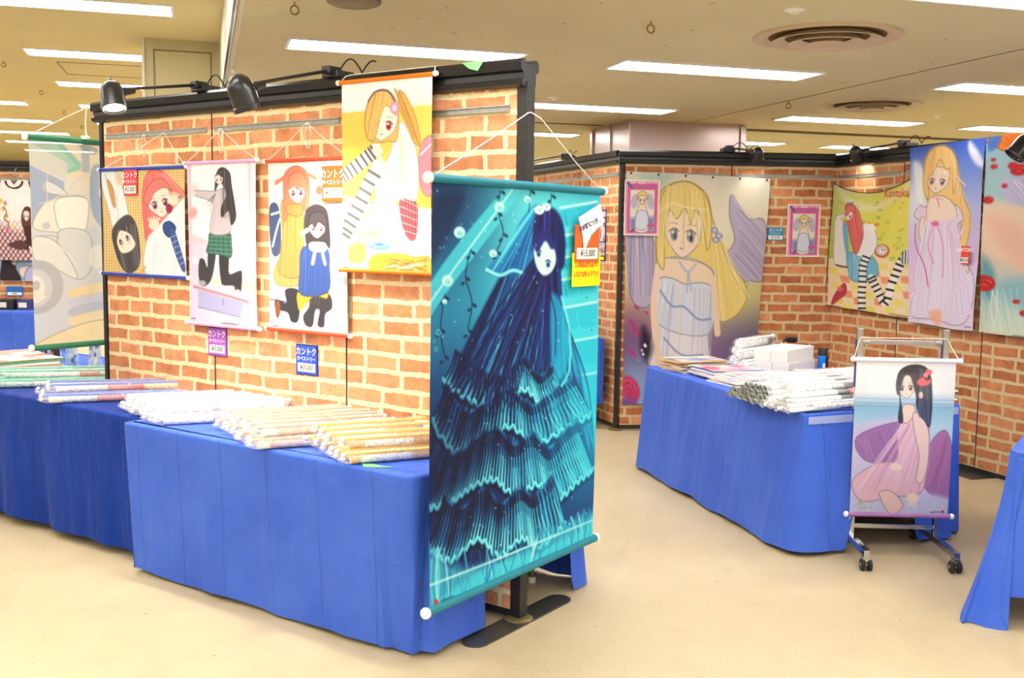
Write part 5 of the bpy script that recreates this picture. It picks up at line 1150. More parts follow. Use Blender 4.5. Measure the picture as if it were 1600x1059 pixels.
M['inkor'] = plain('orange_red_ink', (214, 96, 20), .6)
y_text('この商品は展示品です', .026, .1045, .347, 1.475, M['inkor'], t).scale = (1, .74, 1)
y_text('レジにてお申し付け下さい', .026, .1045, .347, 1.435, M['inkor'], t).scale = (1, .66, 1)
for ch in t.children:
    if ch.name.startswith('lettering'):
        for v in ch.data.vertices: v.co.y = (v.co.y - 0.002) 

# pale translucent scooter scroll at the outer end of the partition
scroll(FA, -.375, .42, .955, 2.075, -2.90, art_scooter(), 'rodgreen', 'pale translucent scroll with green rods and a cream scooter, at the partition outer end',
       [(-2.90, -.387, 2.077), (-2.895, -.02, 2.27), (-2.87, .02, 2.28), (-2.89, .1, 2.24), (-2.90, .432, 2.077)], r=.016, mat='print_thin', axis='y', over=.016)
o = MB().tube([(-2.875, -.05, 2.25), (-2.878, -.055, 2.20), (-2.872, -.06, 2.13), (-2.865, -.06, 2.10)], .004, 6).box(-2.90, -2.85, -.075, -.045, 2.085, 2.105, bev=.006)
setp(o.build('cord_loop', M['string'], fr=FA, at=(-2.87, -.05, 2.2), smooth=True), 'knotted white cord end at the outer end of the black beam', 'cord', 'cord loops on the picture rail')

# ------------------------------------------------------------------ fabric prints in the booth
def banner(fr, art, P00, P10, P11, P01, y, label, name='fabric_banner', sag=.0, rip=.008, nf=5, mat='print', side=None, pins=0, droop=0, over=None):
    t = thing(name, label, 'banner', fr, (P00[0] + P10[0]) / 2, y, P11[1], 'fabric prints hanging in the brick booth')
    def fn(u, v):
        x = (P00[0] * (1 - u) + P10[0] * u) * (1 - v) + (P01[0] * (1 - u) + P11[0] * u) * v
        z = (P00[1] * (1 - u) + P10[1] * u) * (1 - v) + (P01[1] * (1 - u) + P11[1] * u) * v
        z -= sag * 4 * u * (1 - u) * (1 - v) ** 1.5; z += droop * math.sin(u * nf * PI) * v
        yy = y - .012 + rip * math.sin(u * nf * 2 * PI + v * 1.3) * (.35 + .65 * v) + .006 * math.sin(v * 9 + u * 3)
        return (x, yy, z)
    sheet('printed_cloth', art, fn, M[mat], t)
    for k in range(pins):
        u = (k + .08) / (pins - 1 + .16) if pins > 1 else .5; x = P00[0] + (P10[0] - P00[0]) * (.03 + .94 * k / max(1, pins - 1)); z = P00[1] + (P10[1] - P00[1]) * (.03 + .94 * k / max(1, pins - 1)) - .015 - sag * 4 * (.03 + .94 * k / max(1, pins - 1)) * (1 - (.03 + .94 * k / max(1, pins - 1)))
        MB().lathe([(.009, 0), (.009, .003), (.004, .004), (.001, .004)], (x, y - .030, z), (0, -1, 0), 14).build('grommet', M['blackworn'], t)
    return t
banner(FB, art_winged(), (.025, 2.116), (1.208, 2.078), (1.13, .30), (.045, .215), -.02, 'large curtain showing a blonde winged figure in a pale gown, on the far partition', 'printed_curtain', rip=.007, nf=3, pins=6)
t = thing('framed_poster', 'small pink-bordered poster fixed over the corner of the winged-figure curtain', 'poster', FB, .155, -.07, 1.60, 'pink-bordered small posters')
def mini(t, x0, x1, z0, z1, y):
    MB().box(x0, x1, y, y + .006, z0, z1, bev=.001).build('backing', M['paper'], t)
    sheet('print', art_mini(), lambda u, v: (x0 + .008 + (x1 - x0 - .016) * u, y - .0012, z1 - .008 - (z1 - z0 - .016) * v), M['print_gloss'], t)
    lettering('シャワーカーテン', (x1 - x0) * .105, M['inkblue'], FB, (x0 + x1) / 2 + .01, y - .0025, z1 - (z1 - z0) * .125, t, bold=.0008)
    lettering('大判・高品質 シリーズ', (x1 - x0) * .075, M['inkwhite'], FB, (x0 + x1) / 2 + .01, y - .0025, z1 - (z1 - z0) * .055, t)
mini(t, .008, .292, 1.605, 2.045, -.075)
t = thing('framed_poster', 'small pink-bordered poster on bare bricks between the curtain and the booth corner', 'poster', FB, 1.505, -.01, 1.44, 'pink-bordered small posters')
mini(t, 1.370, 1.643, 1.448, 1.876, -.012)
price_card(FB, 1.275, 1.632, .135, .105, -.006, (40, 140, 180), '¥10,000', 'teal price card beside the edge of the winged-figure curtain')
bn = banner(FC, art_picnic(), (.02, 2.05), (.965, 2.062), (.975, 1.02), (-.02, 1.055), -.03, 'fabric print of a red-haired figure with striped stockings on a chequered picnic ground', rip=.006, nf=2, sag=.10)
MB().tube([(.02 + .945 * u, -.046, 2.05 + .012 * u - .10 * 4 * u * (1 - u)) for u in [i / 20 for i in range(21)]], .0035, 6).build('edge_binding', M['blackworn'], bn)
MB().tube([(.02 - .04 * v, -.046, 2.05 - .995 * v) for v in [i / 10 for i in range(11)]] + [(-.02 + .995 * v, -.046, 1.055 - .035 * v) for v in [i / 10 for i in range(1, 11)]], .003, 6).build('edge_binding', M['blackworn'], bn)
o = lettering('Kantoku', .092, M['inkred2'] if 'inkred2' in M else M['inkred'], FC, .79, -.056, 1.945, bn, sx=.85)
bn2 = banner(FC, art_lilac(), (.925, 2.268), (1.648, 2.285), (1.625, .99), (.985, .995), -.055, 'long banner of a blonde figure in a lilac and white gown under blue sky', rip=.010, nf=2, droop=.006)
price_card(FC, 1.545, 1.50, .075, .125, -.085, (226, 70, 50), '¥8,500', 'small red price card on the lilac gown banner', top='KANTOKU', sub='')
banner(FC, art_flowers(), (1.655, 2.285), (2.35, 2.30), (2.33, .985), (1.68, .99), -.06, 'long fabric banner with orange cloth, teal water and red blossoms at the right edge', rip=.010, nf=2)
# small poster beyond the blue scroll
t = thing('paper_poster', 'small pale poster with three pictures on the receding partition beside the blue scroll', 'poster', FD, -.40, -.01, 1.385)
MB().box(-.56, -.285, -.008, -.003, 1.385, 1.814).build('sheet', M['inknavy'], t)
for k, (z0, z1, x0, x1) in enumerate(((1.57, 1.74, -.55, -.42), (1.55, 1.74, -.41, -.295), (1.43, 1.54, -.55, -.295))):
    sheet('picture', art_blob(20 + k, [(246, 226, 214), (90, 70, 80), (240, 130, 140), (176, 190, 230)], 30, 36), lambda u, v, z0=z0, z1=z1, x0=x0, x1=x1: (x0 + (x1 - x0) * u, -.0095, z1 + (z0 - z1) * v), M['print_gloss'], t)
MB().box(-.555, -.29, -.0095, -.008, 1.755, 1.80).build('title_strip', M['inkpink'], t)
MB().box(-.54, -.31, -.0095, -.008, 1.395, 1.42).build('footer_strip', M['yellow'], t)

# ------------------------------------------------------------------ rolled scrolls in clear film on the tables
def roll_mat(name, base, bands, gain=1.0):
    """roll wrapped print: bands along its length (x of the roll), colours from the printed picture"""
    t = NT(name); sep = t.n('ShaderNodeSeparateXYZ'); t.l(t.coords(), sep.inputs[0])
    oi = t.n('ShaderNodeObjectInfo'); nz = t.noise(t.coords(), 6, 3)
    x = t.math('ADD', sep.outputs[0], t.math('MULTIPLY', nz.outputs[0], .12)); x = t.math('ADD', x, t.math('MULTIPLY', oi.outputs['Random'], .03))
    st = [(0, lin(base))]
    for p, c in bands: st += [(max(0, p - .001), None), (p, lin(c))]
    cur = lin(base); out = []
    for p, c in st:
        if c is None: out.append((p, cur))
        else: cur = c; out.append((p, c))
    cc = t.ramp(x, out)
    ang = t.noise(t.coords(), 3, 1); msk = t.ramp(ang.outputs[0], [(.35, (.25,) * 3), (.6, (1, 1, 1))])
    col = t.mix(msk, lin(base), cc)
    t.l(col, t.b.inputs['Base Color']); t.b.inputs['Roughness'].default_value = .28; t.b.inputs['Specular IOR Level'].default_value = .6
    t.bump(nz.outputs[0], .3, .01); return t.m
RM = {
 'pink': roll_mat('roll_paper_pink', (250, 248, 248), [(.12, (246, 236, 240)), (.20, (250, 248, 248)), (.32, (176, 160, 160)), (.36, (250, 248, 248)), (.48, (240, 206, 226)), (.56, (250, 248, 248))]),
 'red': roll_mat('roll_paper_red', (250, 246, 242), [(.15, (236, 160, 120)), (.30, (252, 248, 246)), (.40, (240, 150, 120)), (.52, (206, 216, 244)), (.62, (250, 248, 248))]),
 'orange': roll_mat('roll_paper_orange', (252, 246, 236), [(.05, (240, 190, 90)), (.14, (252, 248, 242)), (.36, (236, 170, 80)), (.46, (150, 130, 110)), (.50, (250, 240, 220))]),
 'blue': roll_mat('roll_paper_blue', (240, 238, 238), [(.14, (224, 222, 226)), (.36, (226, 96, 90)), (.52, (236, 210, 160)), (.74, (250, 248, 244))]),
 'green': roll_mat('roll_paper_green', (240, 246, 244), [(.10, (170, 216, 196)), (.28, (246, 248, 248)), (.50, (226, 150, 140)), (.62, (214, 222, 200))]),
 'white': roll_mat('roll_paper_white', (250, 250, 252), [(.30, (246, 248, 250)), (.42, (70, 70, 76)), (.50, (230, 150, 150)), (.55, (250, 250, 252))]),
}
def make_roll(kind, rod, L, r, label, group):
    t = thing('rolled_scroll', label, 'rolled scroll', FW, 0, 0, 0, group)
    mb = MB(); prof = []
    for i in range(9): s_ = i / 8; prof.append((r * (1 + .04 * math.sin(9 * s_)), L * (.03 + .94 * s_)))
    mb.lathe(prof, (0, 0, 0), (1, 0, 0), 14); mb.build('rolled_cloth', RM[kind], t, smooth=True)
    # rods along the roll
    MB().cyl((-.004, -r * .55, r * .80), (L + .004, -r * .55, r * .80), r * .34, 10).build('rod', M[rod], t, smooth=True)
    for x, s_ in ((-.004, -1), (L + .004, 1)):
        for yy, zz in ((-r * .55, r * .80), (r * .1, 0)):
            MB().lathe([(r * .42, 0), (r * .5, .004), (r * .46, .012), (r * .2, .018), (.001, .018)], (x, yy, zz), (s_, 0, 0), 10).build('end_cap', M['white'], t, smooth=True)
    # crumpled clear film sleeve
    mb = MB(); rnd = random.Random(hash(kind) % 97 if False else len(kind)); n = 14; vs = []; fs = []
    xs = [-.030, -.018, .01] + [L * i / 8 for i in range(1, 8)] + [L - .01, L + .018, L + .032]
    for k, x in enumerate(xs):
        e = k in (0, len(xs) - 1); e2 = k in (1, len(xs) - 2)
        for i in range(n):
            th = 2 * PI * i / n; rr = r * (1.14 if not (e or e2) else 1.0) * rnd.uniform(.98, 1.06); zz = rr * math.sin(th) * (.35 if e else .7 if e2 else 1)
            vs.append((x + rnd.uniform(-.004, .004), rr * math.cos(th) * (1.15 if e else 1), max(zz + (r * .1), -r * 1.02)))
    for k in range(len(xs) - 1):
        for i in range(n): j = (i + 1) % n; fs.append((k * n + i, k * n + j, (k + 1) * n + j, (k + 1) * n + i))
    mb.add(vs, fs); mb.build('film_sleeve', M['film'], t, smooth=True)
    return t
def pile(kind, rod, L, r, label, group, ends, d, layers, fr, zt, seed):
    """ends: the two table points between which the near ends of the bottom row lie; d: direction of the rolls in the frame"""
    rnd = random.Random(seed); pr = make_roll(kind, rod, L, r, label, group); first = True
    (ax, ay), (bx, by) = ends; dn = math.hypot(*d); ang0 = math.atan2(d[1], d[0]) + fr.ang
    for ly, (n, t0, t1) in enumerate(layers):
        for i in range(n):
            t = t0 + (t1 - t0) * (i / max(1, n - 1)); x = ax + (bx - ax) * t + rnd.uniform(-.008, .008) + d[0] / dn * (rnd.uniform(-.02, .02) + .02 * ly); y = ay + (by - ay) * t + d[1] / dn * (rnd.uniform(-.02, .02) + .02 * ly)
            z = zt + r * 1.04 + ly * r * 1.95
            loc = fr.w(x, y, z); rz = ang0 + rnd.uniform(-.035, .035)
            o = pr if first else copy_tree(pr)
            o.location = loc; o.rotation_euler = (0, 0, rz); first = False
ZB = ZT + .001
for k, c in dict(tintpink=(246, 222, 238), tintred=(240, 176, 146), tintorange=(250, 190, 96), tintblue=(110, 130, 206), tintgreen=(120, 196, 166)).items(): M[k] = plain(k, c, .4, 0, .5, .15, 30)
pile('pink', 'tintpink', .57, .0205, 'clear-wrapped roll with white and pink print in the pile between the blue-rodded and coral-rodded rolls', 'white and pink rolled scrolls on the near blue table', ((-2.06, -.42), (-1.58, -.55)), (.50, .86), [(9, 0, 1), (7, .06, .9)], FA, ZB, 1)
pile('red', 'tintred', .57, .0215, 'clear-wrapped roll with coral rod in the pile between the pink and the orange rolls', 'coral-rodded rolled scrolls on the near blue table', ((-1.32, -.43), (-.84, -.64)), (.50, .86), [(8, 0, 1), (6, .06, .9)], FA, ZB, 2)
pile('orange', 'tintorange', .58, .0215, 'clear-wrapped roll with orange rod in the pile nearest the large blue scroll', 'orange-rodded rolled scrolls on the near blue table', ((-.79, -.42), (-.36, -.62)), (.50, .86), [(7, 0, 1), (4, .1, .8)], FA, ZB, 3)
pile('blue', 'tintblue', .78, .0215, 'clear-wrapped roll with blue rod and dotted print lying on the darker blue table', 'blue-rodded rolled scrolls on the darker blue table', ((-2.76, -.42), (-2.52, -.54)), (.62, .78), [(4, 0, 1), (2, .2, .7)], FA, ZB, 4)
pile('green', 'tintgreen', .86, .0215, 'clear-wrapped roll with green rod at the left picture edge on the darker blue table', 'green-rodded rolled scrolls at the left edge', ((-3.42, -.33), (-3.20, -.44)), (.62, .78), [(4, 0, 1), (2, .2, .7)], FA, ZB, 5)
# green tape on the near cloth
mb = MB().prism([(-.33, -.565), (-.285, -.60), (-.25, -.575), (-.20, -.535), (-.25, -.548), (-.29, -.54)], 'z', ZT + .001, ZT + .003)
setp(mb.build('tape_scrap', M['greentape'], fr=FA, at=(-.27, -.57, ZT)), 'green tape scrap on the near blue tablecloth beside the orange rolls', 'tape')

# booth table: many thin tubes seen by their ends
def tubes(kind, n_rows, u0, u1, r, L, label, group, capmat, v0, seed, dirv, rodm):
    rnd = random.Random(seed)
    t = thing('rolled_scroll', label, 'rolled scroll', FW, 0, 0, 0, group)
    MB().lathe([(r * .93, .012), (r, .03), (r, L)], (0, 0, 0), (1, 0, 0), 12).build('rolled_cloth', RM['white'], t, smooth=True)
    MB().lathe([(.001, -.006), (r * .6, -.005), (r * .86, 0), (r * .9, .016)], (0, 0, 0), (1, 0, 0), 10).build('end_cap', M[capmat], t, smooth=True)
    mb = MB(); n = 10; vs = []; fs = []
    for k, (x, q) in enumerate(((-.02, 1.25), (-.008, 1.0), (.02, 1.12))):
        for i in range(n): rr = r * q * (1 + (.28 if i % 2 else -.2) * (k == 0)); vs.append((x, rr * math.cos(2 * PI * i / n), rr * math.sin(2 * PI * i / n)))
    for k in range(2):
        for i in range(n): j = (i + 1) % n; fs.append((k * n + i, k * n + j, (k + 1) * n + j, (k + 1) * n + i))
    mb.add(vs, fs); mb.build('film_end', M['film'] if kind else M['film_grey'], t)
    first = True; a0 = math.atan2(dirv[1], dirv[0]) + FR.ang
    for ly, n in enumerate(n_rows):
        for i in range(n):
            f = (i + .5 * (ly % 2)) / max(1, n_rows[0]); y = u0 + (u1 - u0) * (f + .06 * ly * (1 - f)); x = v0 + rnd.uniform(-.02, .02) + .012 * ly
            o = t if first else copy_tree(t); first = False
            o.location = FR.w(x, y, ZB + r * 1.1 + ly * r * 1.8); o.rotation_euler = (0, 0, a0 + rnd.uniform(-.02, .02))
M['film_grey'] = plain('crumpled_grey_film', (196, 198, 192), .3, .2, .8, .5, 60)
tubes(0, [15, 14, 11, 7], .20, .60, .0125, .86, 'thin wrapped roll with a crumpled grey film end, heaped on the booth table edge', 'thin rolls with grey film ends on the booth table', 'lampblack', -.09, 3, (.985, .17), None)
tubes(1, [9, 8, 6, 3], -.03, .20, .0118, .86, 'thin wrapped roll with a white round end, heaped at the booth table corner', 'thin rolls with white ends on the booth table', 'white', -.10, 5, (.985, .17), None)
pr = make_roll('white', 'rodwhite', .84, .022, 'thicker white wrapped roll with dark printed patch lying over the thin rolls', 'thick white rolls on top of the booth table heap')
for i, (x, y, z) in enumerate(((.02, .00, ZB + .024), (-.02, .09, ZB + .105), (.0, .18, ZB + .112), (.03, .27, ZB + .118), (.04, .36, ZB + .118), (.07, .46, ZB + .11))):
    o = pr if i == 0 else copy_tree(pr); o.location = FR.w(x, y, z); o.rotation_euler = (0, 0, FR.ang + .17 + .01 * i)
pr = make_roll('white', 'rodred', .60, .014, 'slim roll with a red rod lying across the booth table heap', 'slim red-rodded rolls on the booth table')
for i, (x, y, z) in enumerate(((.10, .55, ZB + .10), (.18, .68, ZB + .06))):
    o = pr if i == 0 else copy_tree(pr); o.location = FR.w(x, y, z); o.rotation_euler = (0, 0, FR.ang + .30)
# flat folded prints fanned at the far left of the booth table
PAL = [[(250, 240, 226), (246, 214, 180), (70, 110, 200), (255, 250, 240)], [(240, 230, 220), (90, 140, 214), (250, 246, 240), (236, 190, 160)], [(226, 60, 130), (250, 220, 200), (190, 90, 200), (255, 250, 250)]]
def flat_packet(fr, x, y, z, w_, d_, ang, art, label, group, film=True, name='folded_print', th=.007, spine='paper'):
    f2 = Fr(*fr.w(x, y)[:2], math.cos(fr.ang + ang), math.sin(fr.ang + ang))
    t = thing(name, label, 'folded print', f2, 0, 0, z, group)
    MB().box(-w_ / 2, w_ / 2, -d_ / 2, d_ / 2, z, z + th, bev=.0015).build('folded_cloth', M[spine], t)
    sheet('printed_face', art, lambda u, v: (-w_ / 2 + .003 + (w_ - .006) * u, d_ / 2 - .003 - (d_ - .006) * v, z + th + .0026 + .0015 * math.sin(7 * u + 3 * v)), M['print_gloss'], t)
    return t
M['spine_tan'] = plain('tan_folded_edge', (226, 190, 150), .7); M['spine_blue'] = plain('blue_folded_edge', (70, 110, 200), .6); M['spine_green'] = plain('green_folded_edge', (120, 170, 110), .6); M['spine_dark'] = plain('dark_folded_edge', (80, 60, 60), .6)
rnd = random.Random(7)
for i in range(9):
    flat_packet(FR, .26 + rnd.uniform(-.025, .025), 1.62 + rnd.uniform(-.02, .02), ZB + i * .0085, .36, .27, .10 + rnd.uniform(-.1, .1), art_blob(i, PAL[0], 24, 18, (250, 236, 214)),
                'cream folded print in clear film, stacked at the far left corner of the booth table', 'cream folded prints stacked on the booth table', spine='spine_tan' if i % 3 else 'paper')
for i in range(6):
    flat_packet(FR, .30 + rnd.uniform(-.03, .03), 1.30 + rnd.uniform(-.02, .02), ZB + i * .0085, .36, .30, .05 + rnd.uniform(-.14, .14), art_blob(30 + i, PAL[1] if i < 4 else PAL[2], 30, 24),
                'folded print with blue and white design, in the second stack along the booth table edge', 'blue and white folded prints on the booth table', spine='spine_blue' if i % 2 else 'paper')
for i in range(6):
    flat_packet(FR, .28 + rnd.uniform(-.03, .03) + .02 * i, .98 + rnd.uniform(-.02, .02), ZB + i * .0085, .42, .32, rnd.uniform(-.16, .1), art_blob(40 + i, PAL[2] if i == 5 else PAL[1], 36, 28, (252, 246, 242)),
                'folded print with magenta and peach design between the blue stack and the thin rolls', 'magenta and peach folded prints on the booth table', spine='paper')
# wrapped bundles behind
for i, (x, y, z, a) in enumerate(((.70, 1.56, .0, .6), (.72, 1.66, .0, .55), (.76, 1.76, .0, .6), (.80, 1.85, 0, .5), (.70, 1.60, .068, .52), (.76, 1.72, .068, .56), (.80, 1.82, .068, .5), (.74, 1.68, .13, .54), (.62, 1.40, 0, .55))):
    if i == 0: pb_ = make_roll('white', 'rodwhite', .46, .034, 'plump clear-wrapped bundle heaped at the back of the booth table', 'plump wrapped bundles on the booth table'); o = pb_
    else: o = copy_tree(pb_)
    o.location = FR.w(x - .16, y - .06, ZB + .036 + z); o.rotation_euler = (0, 0, FR.ang + a)
# white boxes in two layers
M['carton'] = plain('white_carton', (244, 242, 236), .55, 0, .3, .03)
_q = FR.w(.685, 1.17); _a = FR.ang + .60
FBX = Fr(_q.x, _q.y, math.cos(_a), math.sin(_a))
def carton(x, y, z, label):
    t = thing('white_box', label, 'box', FBX, x, y, z, 'white boxes packed in two layers on the booth table')
    MB().box(x - .044, x + .044, y - .056, y + .056, z, z + .082, bev=.002).build('carton', M['carton'], t)
    MB().box(x - .0445, x + .0445, y - .0565, y + .0565, z + .058, z + .0595).build('lid_seam', M['creamlight'], t)
    return t
bx0 = None
for ly in range(2):
    for i in range(5):
        for j in range(2):
            x = .046 + i * .0905; y = .06 + j * .115 + (.012 if ly else 0); z = ZB + ly * .083
            if bx0 is None: bx0 = carton(x, y, z, 'x'); o = bx0
            else: o = copy_tree(bx0); o.location = FBX.w(x, y, z)
            o['label'] = 'plain white box in the %s layer of the block of boxes on the booth table' % ('upper' if ly else 'lower')
# black and pink bottle, blue can
bx_, by_ = 1.05, 1.78
t = thing('drink_tumbler', 'black-capped bottle with pink printed body standing behind the white boxes', 'bottle', FR, bx_ + .05, by_, ZB)
x = bx_ + .05
MB().lathe([(.036, .001), (.040, .01), (.040, .135), (.030, .145), (.030, .155)], (x, by_, ZB), (0, 0, 1), 28).build('body', M['rodred'] if False else M['inklightred'], t, smooth=True)
MB().lathe([(.0405, .02), (.0405, .125)], (x, by_, ZB), (0, 0, 1), 28, cap=False).build('printed_sleeve', M['lampblack'], t, smooth=True)
MB().box(x - .016, x + .014, by_ - .044, by_ - .040, ZB + .04, ZB + .115, bev=.001).build('picture_panel', M['paper'], t)
MB().lathe([(.040, .155), (.043, .16), (.043, .185), (.036, .19), (.001, .19)], (x, by_, ZB), (0, 0, 1), 28).build('cap', M['lampblack'], t, smooth=True)
MB().tube([(x - .04, by_, ZB + .175), (x - .062, by_, ZB + .165), (x - .066, by_, ZB + .12), (x - .058, by_, ZB + .09)], .008, 8).build('strap', M['lampblack'], t, smooth=True)
x, y = 1.0, 1.20
x, y = 1.005, 1.27
# can stands just beyond the boxes on a low pack
x, y = 1.13, 1.44
t = thing('spray_can', 'bright blue can with black cap standing right of the white boxes', 'can', FR, x - .16 + .0, y - .25, ZB)
x -= .02; y -= .02
OFF[t.name] = (x, y, ZB); t.location = FR.w(x, y, ZB)
M['canblue'] = plain('can_blue', (20, 136, 232), .3, .1, .5, .03)
MB().lathe([(.030, 0), (.032, .004), (.032, .118), (.030, .124)], (x, y, ZB), (0, 0, 1), 28).build('body', M['canblue'], t, smooth=True)
MB().lathe([(.0325, .10), (.0325, .145), (.030, .152), (.001, .152)], (x, y, ZB), (0, 0, 1), 28).build('cap', M['lampblack'], t, smooth=True)
MB().prism([(x + .004, ZB + .004), (x + .022, ZB + .004), (x + .022, ZB + .10), (x + .006, ZB + .10), (x - .002, ZB + .05)], 'y', y - .034, y - .030).build('printed_figure', M['lampblack'], t)
MB().box(x - .02, x - .002, y - .0345, y - .031, ZB + .02, ZB + .05).build('label_panel', M['inkwhite'], t)
# leaflets and wrapped prints at the right back
for i in range(10):
    flat_packet(FR, .80 + .045 * (i % 4) + rnd.uniform(-.02, .02), .92 + .05 * (i % 3), ZB + i * .006, .26, .19, rnd.uniform(-.35, .35), art_blob(60 + i, [(226, 190, 110), (206, 220, 170), (240, 240, 236), (216, 90, 80), (250, 248, 240)], 30, 22),
                'patterned leaflet packet scattered behind the thin rolls near the blue can', 'patterned leaflet packets on the booth table', th=.005)
for i in range(11):
    flat_packet(FR, .93 + rnd.uniform(-.02, .02), .32 + rnd.uniform(-.03, .03), ZB + i * .0095, .30, .34, rnd.uniform(-.2, .2), art_blob(80 + i, [(230, 226, 222), (206, 196, 190), (250, 248, 246), (200, 120, 110)], 24, 24),
                'film-wrapped flat print stacked at the right end of the booth table behind the wheeled stand', 'film-wrapped flat prints at the right end of the booth table', th=.008)
# frosted tape strips along the cloth edge
for x0, x1, l in ((.015, .36, 'long frosted tape strip on the blue cloth edge below the white roll ends'), (.93, 1.01, 'short frosted tape strip at the right end of the booth table edge')):
    mb = MB().prism([(x0, .105 * x0 - .0135), (x1, .105 * x1 - .0135), (x1, .105 * x1 - .0105), (x0, .105 * x0 - .0105)], 'z', ZT - .052, ZT - .014); setp(mb.build('tape_strip', M['tape'], fr=FRT, at=((x0 + x1) / 2, -.003, ZT - .03)), l, 'tape', 'frosted tape strips')

# ------------------------------------------------------------------ folded bags at the left edge, acrylic stands behind
rb = random.Random(9)
for i in range(5):
    flat_packet(FA, -3.93 + rb.uniform(-.03, .03), .06 + rb.uniform(-.02, .02), ZB + i * .016, .62, .42, -.22 + rb.uniform(-.08, .08), art_blob(100 + i, [(240, 150, 140), (222, 96, 96), (255, 250, 246), (250, 214, 204), (232, 120, 110)], 60, 44, (250, 232, 226)),
                'folded printed bag with coral and white picture in the stack at the left picture edge', 'folded printed bags at the left edge', name='folded_bag', th=.015, spine=['spine_dark', 'spine_green', 'spine_tan', 'paper', 'spine_green'][i])
def acrylic(x, y, w_, h_, a, pal, label, seed):
    f2 = Fr(*FA.w(x, y)[:2], math.cos(FA.ang + a), math.sin(FA.ang + a))
    t = thing('acrylic_stand', label, 'display stand', f2, 0, 0, ZB - .01, 'acrylic display stands on the rear table')
    z = ZB - .01
    MB().box(-w_ / 2, w_ / 2, -.002, .002, z + .004, z + h_).build('plate', M['acrylic'], t)
    sheet('printed_figure', art_blob(seed, pal, 26, 40, pal[0]), lambda u, v: (-w_ * .4 + w_ * .8 * u, -.003, z + h_ * .95 - h_ * .88 * v), M['print_gloss'], t)
    for s_ in (-1, 1): MB().box(s_ * w_ * .36 - .004, s_ * w_ * .36 + .004, -.05, .03, z, z + .006).build('foot', M['white'], t)
for a_ in ((-4.12, .40, .10, .24, .2, [(40, 46, 90), (240, 240, 250), (70, 60, 110)], 'narrow dark-blue acrylic stand leftmost on the rear table', 3),
           (-3.93, .36, .13, .13, 0, [(60, 40, 40), (30, 24, 28), (230, 190, 120)], 'small dark acrylic stand between two pale ones, under the green rod', 4),
           (-3.76, .37, .17, .17, -.1, [(170, 206, 236), (240, 246, 250), (50, 96, 190)], 'pale blue and white acrylic stand under the middle of the green rod', 5),
           (-3.46, .34, .17, .20, -.1, [(200, 220, 236), (250, 250, 250), (60, 70, 130)], 'white-haired figure acrylic stand next to the partition edge', 6)): acrylic(*a_)
# ------------------------------------------------------------------ far left display
def shirt(xc, zt, label, art=None, half=False):
    t = thing('hanging_shirt', label, 'shirt', FE, xc, -.06, zt - .85, 'shirts on hangers at the far left')
    out = [(-.08, 0), (-.13, -.01), (-.22, -.06), (-.33, -.24), (-.24, -.32), (-.205, -.26), (-.20, -.50), (-.19, -.83), (.19, -.83), (.20, -.50), (.205, -.26), (.24, -.32), (.33, -.24), (.22, -.06), (.13, -.01), (.08, 0), (.05, -.045), (0, -.06), (-.05, -.045)]
    nx, ny = art.nx, art.ny
    def wid(v):
        z = -.83 * v
        return .12 + .10 * min(1, v / .08) if v < .08 else (.22 - .02 * min(1, (v - .08) / .3)) + .012 * math.sin(v * 3)
    sheet('shirt_body', art, lambda u, v: (xc + (2 * u - 1) * wid(v), -.065 - .02 * math.cos((2 * u - 1) * 1.5) + .006 * math.sin(11 * u + 4 * v), zt - .83 * v - .05 * (1 - v) ** 6 * (1 - min(1, abs(2 * u - 1) * 3))), M['print'], t, thick=.01)
    for s_ in (-1, 1):
        mb = MB().prism([(xc + s_ * .14, zt - .01), (xc + s_ * .22, zt - .06), (xc + s_ * .33, zt - .25), (xc + s_ * .22, zt - .32), (xc + s_ * .19, zt - .22)], 'y', -.085, -.055); mb.build('sleeve', M['sleeve'], t)
    MB().tube([(xc + .085 * math.sin(a) , -.088, zt - .008 - .075 * math.cos(a) * (1 if abs(a) < 1.6 else 0) ) for a in [-1.6 + .2 * i for i in range(17)]], .011, 8).build('collar', M['sleeve'], t, smooth=True)
    MB().tube([(xc - .2, -.07, zt - .03), (xc, -.07, zt + .05), (xc + .2, -.07, zt - .03)], .004, 6).tube([(xc, -.07, zt + .05), (xc + .002, -.06, zt + .10), (xc + .015, -.04, zt + .13)], .003, 6).build('hanger', M['alu'], t, smooth=True)
    return t
M['sleeve'] = plain('dark_brown_knit', (74, 48, 46), .8)
shirt(-1.17 - .02, 2.085, 'white shirt with brown trim and plaid figure print on a hanger', art_shirt())
shirt(-1.72, 2.02, 'dark sleeved shirt mostly beyond the left picture edge', art_shirt())
for x0, x1, l, sd in ((-1.40, -.93, 'glossy picture of dark-haired figures below the hanging shirt', 2), (-1.93, -1.415, 'glossy picture at the far left edge below the shirts', 9)):
    t = thing('clear_file', l, 'picture file', FE, (x0 + x1) / 2, -.02, 1.035, 'picture files pinned below the shirts')
    MB().box(x0, x1, -.02, -.016, 1.035, 1.345).build('file', M['paper'], t)
    sheet('print', art_photo(sd), lambda u, v, x0=x0, x1=x1: (x0 + .004 + (x1 - x0 - .008) * u, -.022, 1.341 - .302 * v), M['print_gloss'], t)
price_card(FE, -1.25, .93, .17, .10, -.01, (50, 110, 190), '¥500', 'blue price card under the glossy picture at the far left', sub='', top='')
o = MB().box(-1.42, -1.345, -.09, -.085, 1.67, 1.81).build('notice_card', M['yellow'], fr=FE, at=(-1.38, -.09, 1.67)); setp(o, 'small yellow card between the two hanging shirts', 'notice')
